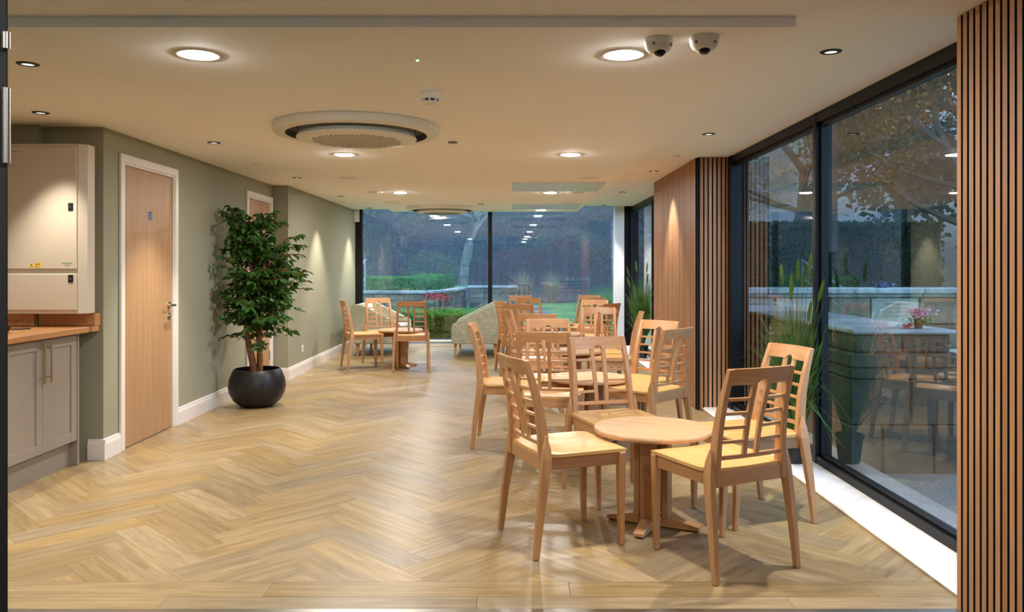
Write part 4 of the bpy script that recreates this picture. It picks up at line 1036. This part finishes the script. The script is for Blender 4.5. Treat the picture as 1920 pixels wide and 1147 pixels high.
conifer('evergreen_tree', 'hazy evergreen at the back of the wood, middle right', 6.5, 60, 13, 5.0, 6000, 24, 'evergreen')
def shrub(x, y, rad, h, n, mat, seed, label, lsz=.13, z=None):
    r = random.Random(seed); t = thing('shrub', label, 'shrub', (x, y, GZ + hill(x, y) if z is None else z), 0, 'shrubs at the wood edge'); b = MB(); s = MB()
    for i in range(9):
        a = r.uniform(0, 6.283); s.tube([(0, 0, -.05), (math.cos(a) * rad * .3, math.sin(a) * rad * .3, h * .5), (math.cos(a) * rad * .8, math.sin(a) * rad * .8, h * r.uniform(.7, 1))], [.03, .02, .006], 4)
    s.obj('stems', 'bark', t)['kind'] = 'stuff'
    def fn(r):
        d = Vector((r.gauss(0, 1), r.gauss(0, 1), r.gauss(0, 1))).normalized() * r.uniform(.55, 1); return (d.x * rad, d.y * rad, h * .5 + d.z * h * .5)
    leaf_cloud(b, n, fn, lsz, r); b.obj('foliage', mat, t, fixn=False)['kind'] = 'stuff'
for a in ((-3.6, 36, 1.3, 1.8, 2200, 'olive', 51, 'olive shrub behind the raised bed railing'), (.2, 36.5, 1.6, 1.9, 2400, 'russet', 52, 'russet shrub behind the garden steps'), (2.6, 37, 1.8, 2.4, 2600, 'russet', 53, 'russet shrub behind the memorial stand'),
          (4.8, 36, 1.5, 2.6, 2400, 'autumn', 54, 'golden shrub at the wood edge'), (7.0, 37.5, 1.8, 2.4, 2400, 'olive', 55, 'olive shrub at the right wood edge'), (-7.5, 37, 1.8, 2.2, 2200, 'olive', 56, 'olive shrub below the left evergreen'), (-1.6, 38, 1.7, 2.2, 2200, 'evergreen', 57, 'dark shrub behind the pale trunk'), (9.2, 36, 1.7, 2.4, 2000, 'evergreen', 58, 'dark shrub at the far right of the lawn')):
    shrub(*a)

# the wood on the bank: four kinds of slim tree, repeated
WG = 'slim trees of the wood behind the garden'
wood_lab = 'slim bare tree among many in the misty wood behind the garden'
rw_ = random.Random(88); before = set(bpy.data.objects)
for k, (lf, nl) in enumerate((('olive', 1500), (None, 0), ('russet', 1500), ('evergreen', 2600))):
    tree('woodland_tree', wood_lab, -14 + k * 9.5, 50 + 3 * (k % 2), 12, 200 + k, 'bark_pale' if k % 2 else 'bark', lf, nl, .24, .13, .30, .5, 5, WG)
protos = [o for o in bpy.data.objects if o not in before and o.parent is None]
for i in range(44):
    p = protos[i % 4]; yy = rw_.uniform(39, 68); xx = rw_.uniform(-.34, .34) * yy
    o = copy_tree(p); o.location = (xx, yy, GZ + hill(xx, yy) - .1); o.rotation_euler = (0, 0, rw_.uniform(0, 6.28)); k_ = rw_.uniform(.7, 1.25); o.scale = (k_, k_, k_)

shr = [o for o in bpy.data.objects if o.parent is None and o.name.startswith('shrub')]
rw2 = random.Random(5); cols = {}
for i in range(64):
    p = shr[i % len(shr)]; yy = rw2.uniform(38, 62); xx = rw2.uniform(-.36, .36) * yy
    o = copy_tree(p); o.name = 'bank_shrub'; o.location = (xx, yy, GZ + hill(xx, yy)); k_ = rw2.uniform(.8, 1.7); o.scale = (k_, k_, k_ * rw2.uniform(.9, 1.5)); o.rotation_euler = (0, 0, rw2.uniform(0, 6.28))
    o['label'] = 'shrub among the undergrowth covering the wooded bank'; o['group'] = 'undergrowth shrubs on the wooded bank'

# ------------------------------------------------------------------ outside the side windows: stepped stone wall, memorial wall, trees
tw_ = thing('stepped_stone_wall', 'mossy stepped sandstone wall just outside the near side window', 'wall', (0, 0, 0))
XA, XB_, YA, YE = 2.42, 3.10, 5.60, 9.3
def course(z0, z1, o, cuts_y, cuts_x, mat='tombstone', nm='stone_block'):
    xs = [XA - o] + [XA + (XB_ - XA) * c_ for c_ in cuts_x] + [XB_ + o]; ys = [YA - o] + [YA + (YE - YA) * c_ for c_ in cuts_y] + [YE]
    for a, b_ in zip(xs[:-1], xs[1:]):
        for c0, c1 in zip(ys[:-1], ys[1:]): MB().box(a + .004, b_ - .004, c0 + .004, c1 - .004, z0 + .004, z1).obj(nm, mat, tw_, bevel=.01)
course(GZ - .05, .20, .06, (.28, .55, .8), (.25, .78)); course(.20, .52, .055, (.2, .45, .7), (.55,)); course(.52, .60, .055, (.3, .62), (.3,)); course(.60, .70, .06, (.25, .5, .75), (.7,)); course(.70, .83, .0, (.35, .7), (.5,)); course(.83, .865, .03, (.33, .66), (), 'coping', 'coping_stone')
mw = thing('memorial_wall', 'long memorial wall of stone plaques under a grey coping', 'wall', (0, 0, 0))
MY = 10.6; MB().box(2.3, 16, MY + .03, MY + .4, GZ - .1, .96).obj('mortar_core', 'stone', mw)
x = 2.32
while x < 11.5:
    L = R.uniform(.55, .75)
    for z0, z1 in ((-.1, .22), (.24, .54), (.56, .90)):
        p = MB().box(0, L - .03, -.01 - R.uniform(0, .02), .05, 0, z1 - z0).obj('plaque', 'plaque' if R.random() < .6 else 'stone', mw, bevel=.006); p.location = (x, MY, z0)
        if R.random() < .45:
            for k in range(4):
                w_ = R.uniform(.12, .2); box('inscription', (L / 2 - w_, L / 2 + w_, -.034, -.030, (z1 - z0) * (.75 - .15 * k), (z1 - z0) * (.75 - .15 * k) + .014), 'inkgrey', p)
    x += L
x = 2.25
while x < 16:
    L = R.uniform(.9, 1.2); MB().box(x + .004, x + L - .004, MY - .12, MY + .5, .96, 1.03).obj('coping_stone', 'coping', mw, bevel=.01); MB().box(x + .004, x + L - .004, MY - .07, MY + .45, .915, .96).obj('coping_stone', 'coping', mw, bevel=.006); x += L
fv = thing('flower_vase', 'pink flowers in a small dark vase on the stone wall', 'flowers', (2.93, 5.72, .866))
MB().lathe([(.0, 0), (.026, 0), (.03, .07), (.0, .07)], 16).obj('vase', 'black', fv, smooth=True); b = MB(); rr_ = random.Random(9)
leaf_cloud(b, 160, lambda r: (r.gauss(0, .045), r.gauss(0, .04), .115 + r.gauss(0, .014)), .03, rr_); b.obj('flowers', 'petal_pink', fv, fixn=False)['kind'] = 'stuff'
b = MB(); leaf_cloud(b, 120, lambda r: (r.gauss(.02, .04), r.gauss(0, .04), .06 + r.gauss(0, .02)), .03, rr_); b.obj('leaves', 'hedge', fv, fixn=False)['kind'] = 'stuff'
b = MB(); leaf_cloud(b, 60, lambda r: (r.gauss(0, .014), r.gauss(0, .014), .02 + r.gauss(0, .006)), .02, rr_); o = b.obj('red_flower', 'petal_red', fixn=False); o.location = (2.84, 5.70, .866); tag(o, 'small red flower head left of the pink flowers', 'flowers')
b = MB(); leaf_cloud(b, 60, lambda r: (r.gauss(0, .06), r.gauss(0, .04), abs(r.gauss(.02, .02))), .06, rr_); o = b.obj('wrapped_flowers', 'bluecloth', fixn=False); o.location = (5.0, MY + .2, 1.03); tag(o, 'blue wrapped bouquet lying on the memorial wall', 'flowers')
HS = 'dark hedges beyond the memorial wall'
hedge('side_hedge', 3.0, 8.4, 15.5, 17, 2.3, 'tall dark hedge beyond the memorial wall, seen through the side window', HS, 22000, .09, 61, mat='evergreen')
hedge('side_hedge', 8.0, 14, 13.0, 14.2, 2.0, 'tall dark hedge at the right end of the memorial wall', HS, 16000, .09, 62, mat='evergreen')
tree('autumn_tree', 'large copper leaved tree over the memorial wall, upper right', 9.0, 14.5, 11, 71, 'bark', 'autumn', 26000, .085, .24)
tree('autumn_tree', 'copper leaved tree farther along the memorial wall', 6.3, 18.5, 11, 72, 'bark', 'autumn', 22000, .09, .22)
tree('autumn_tree', 'olive and copper tree nearest the slatted column outside', 13.0, 20, 12, 73, 'bark', 'olive', 18000, .11, .25)
conifer('evergreen_tree', 'dark evergreen on the bank beyond the side window', 10.8, 22, 10, 3.4, 8000, 25, 'evergreen')
conifer('evergreen_tree', 'dark evergreen farther up the side bank', 16, 17, 11, 4.0, 8000, 26, 'evergreen')
tree('autumn_tree', 'russet tree high on the side bank', 14.5, 12, 11, 74, 'bark', 'russet', 20000, .10, .24)
tree('autumn_tree', 'copper tree at the far corner of the building', 6.0, 26, 12, 75, 'bark', 'autumn', 6000, .2, .26)

struct(MB().box(XK - .4, 3.1, Y0 - .4, YB + .5, 3.0, 3.3).obj('roof', 'white'), 'flat roof with an unseen overhang added to shade the side windows', 'roof')  # overhang is unseen, added to keep sky light off the stone wall and sill
struct(MB().box(XK - .3, XW + .3, Y0 - .3, YB + .25, ZL + .31, 3.0).obj('roof_void', 'frame'), 'dark fascia above the windows', 'roof')
conifer('evergreen_tree', 'dark evergreen added out of view to shade the near side window', 6.6, 4.2, 11, 3.6, 9000, 27, 'evergreen', zoff=1.2)  # shade tree beside the frame, added to dim the view through the side window
conifer('evergreen_tree', 'dark evergreen added to shade the memorial wall', 5.2, 13.2, 11, 3.2, 9000, 28, 'evergreen', zoff=1.8)  # second added shade tree, its canopy cuts the sky light on the memorial wall
# ------------------------------------------------------------------ thin dusk mist between the trees
nt = NT('dusk_mist'); vs = nt.add('ShaderNodeVolumeScatter', Color=(.75, .86, 1, 1), Density=.008); nt.link(vs.outputs[0], nt.out.inputs['Volume']); M['mist'] = nt.m
ms_ = MB().box(-58, 58, 14.5, 88, -3, 24).obj('mist', 'mist'); tag(ms_, 'thin blue mist hanging between the garden trees', 'mist', kind='stuff')
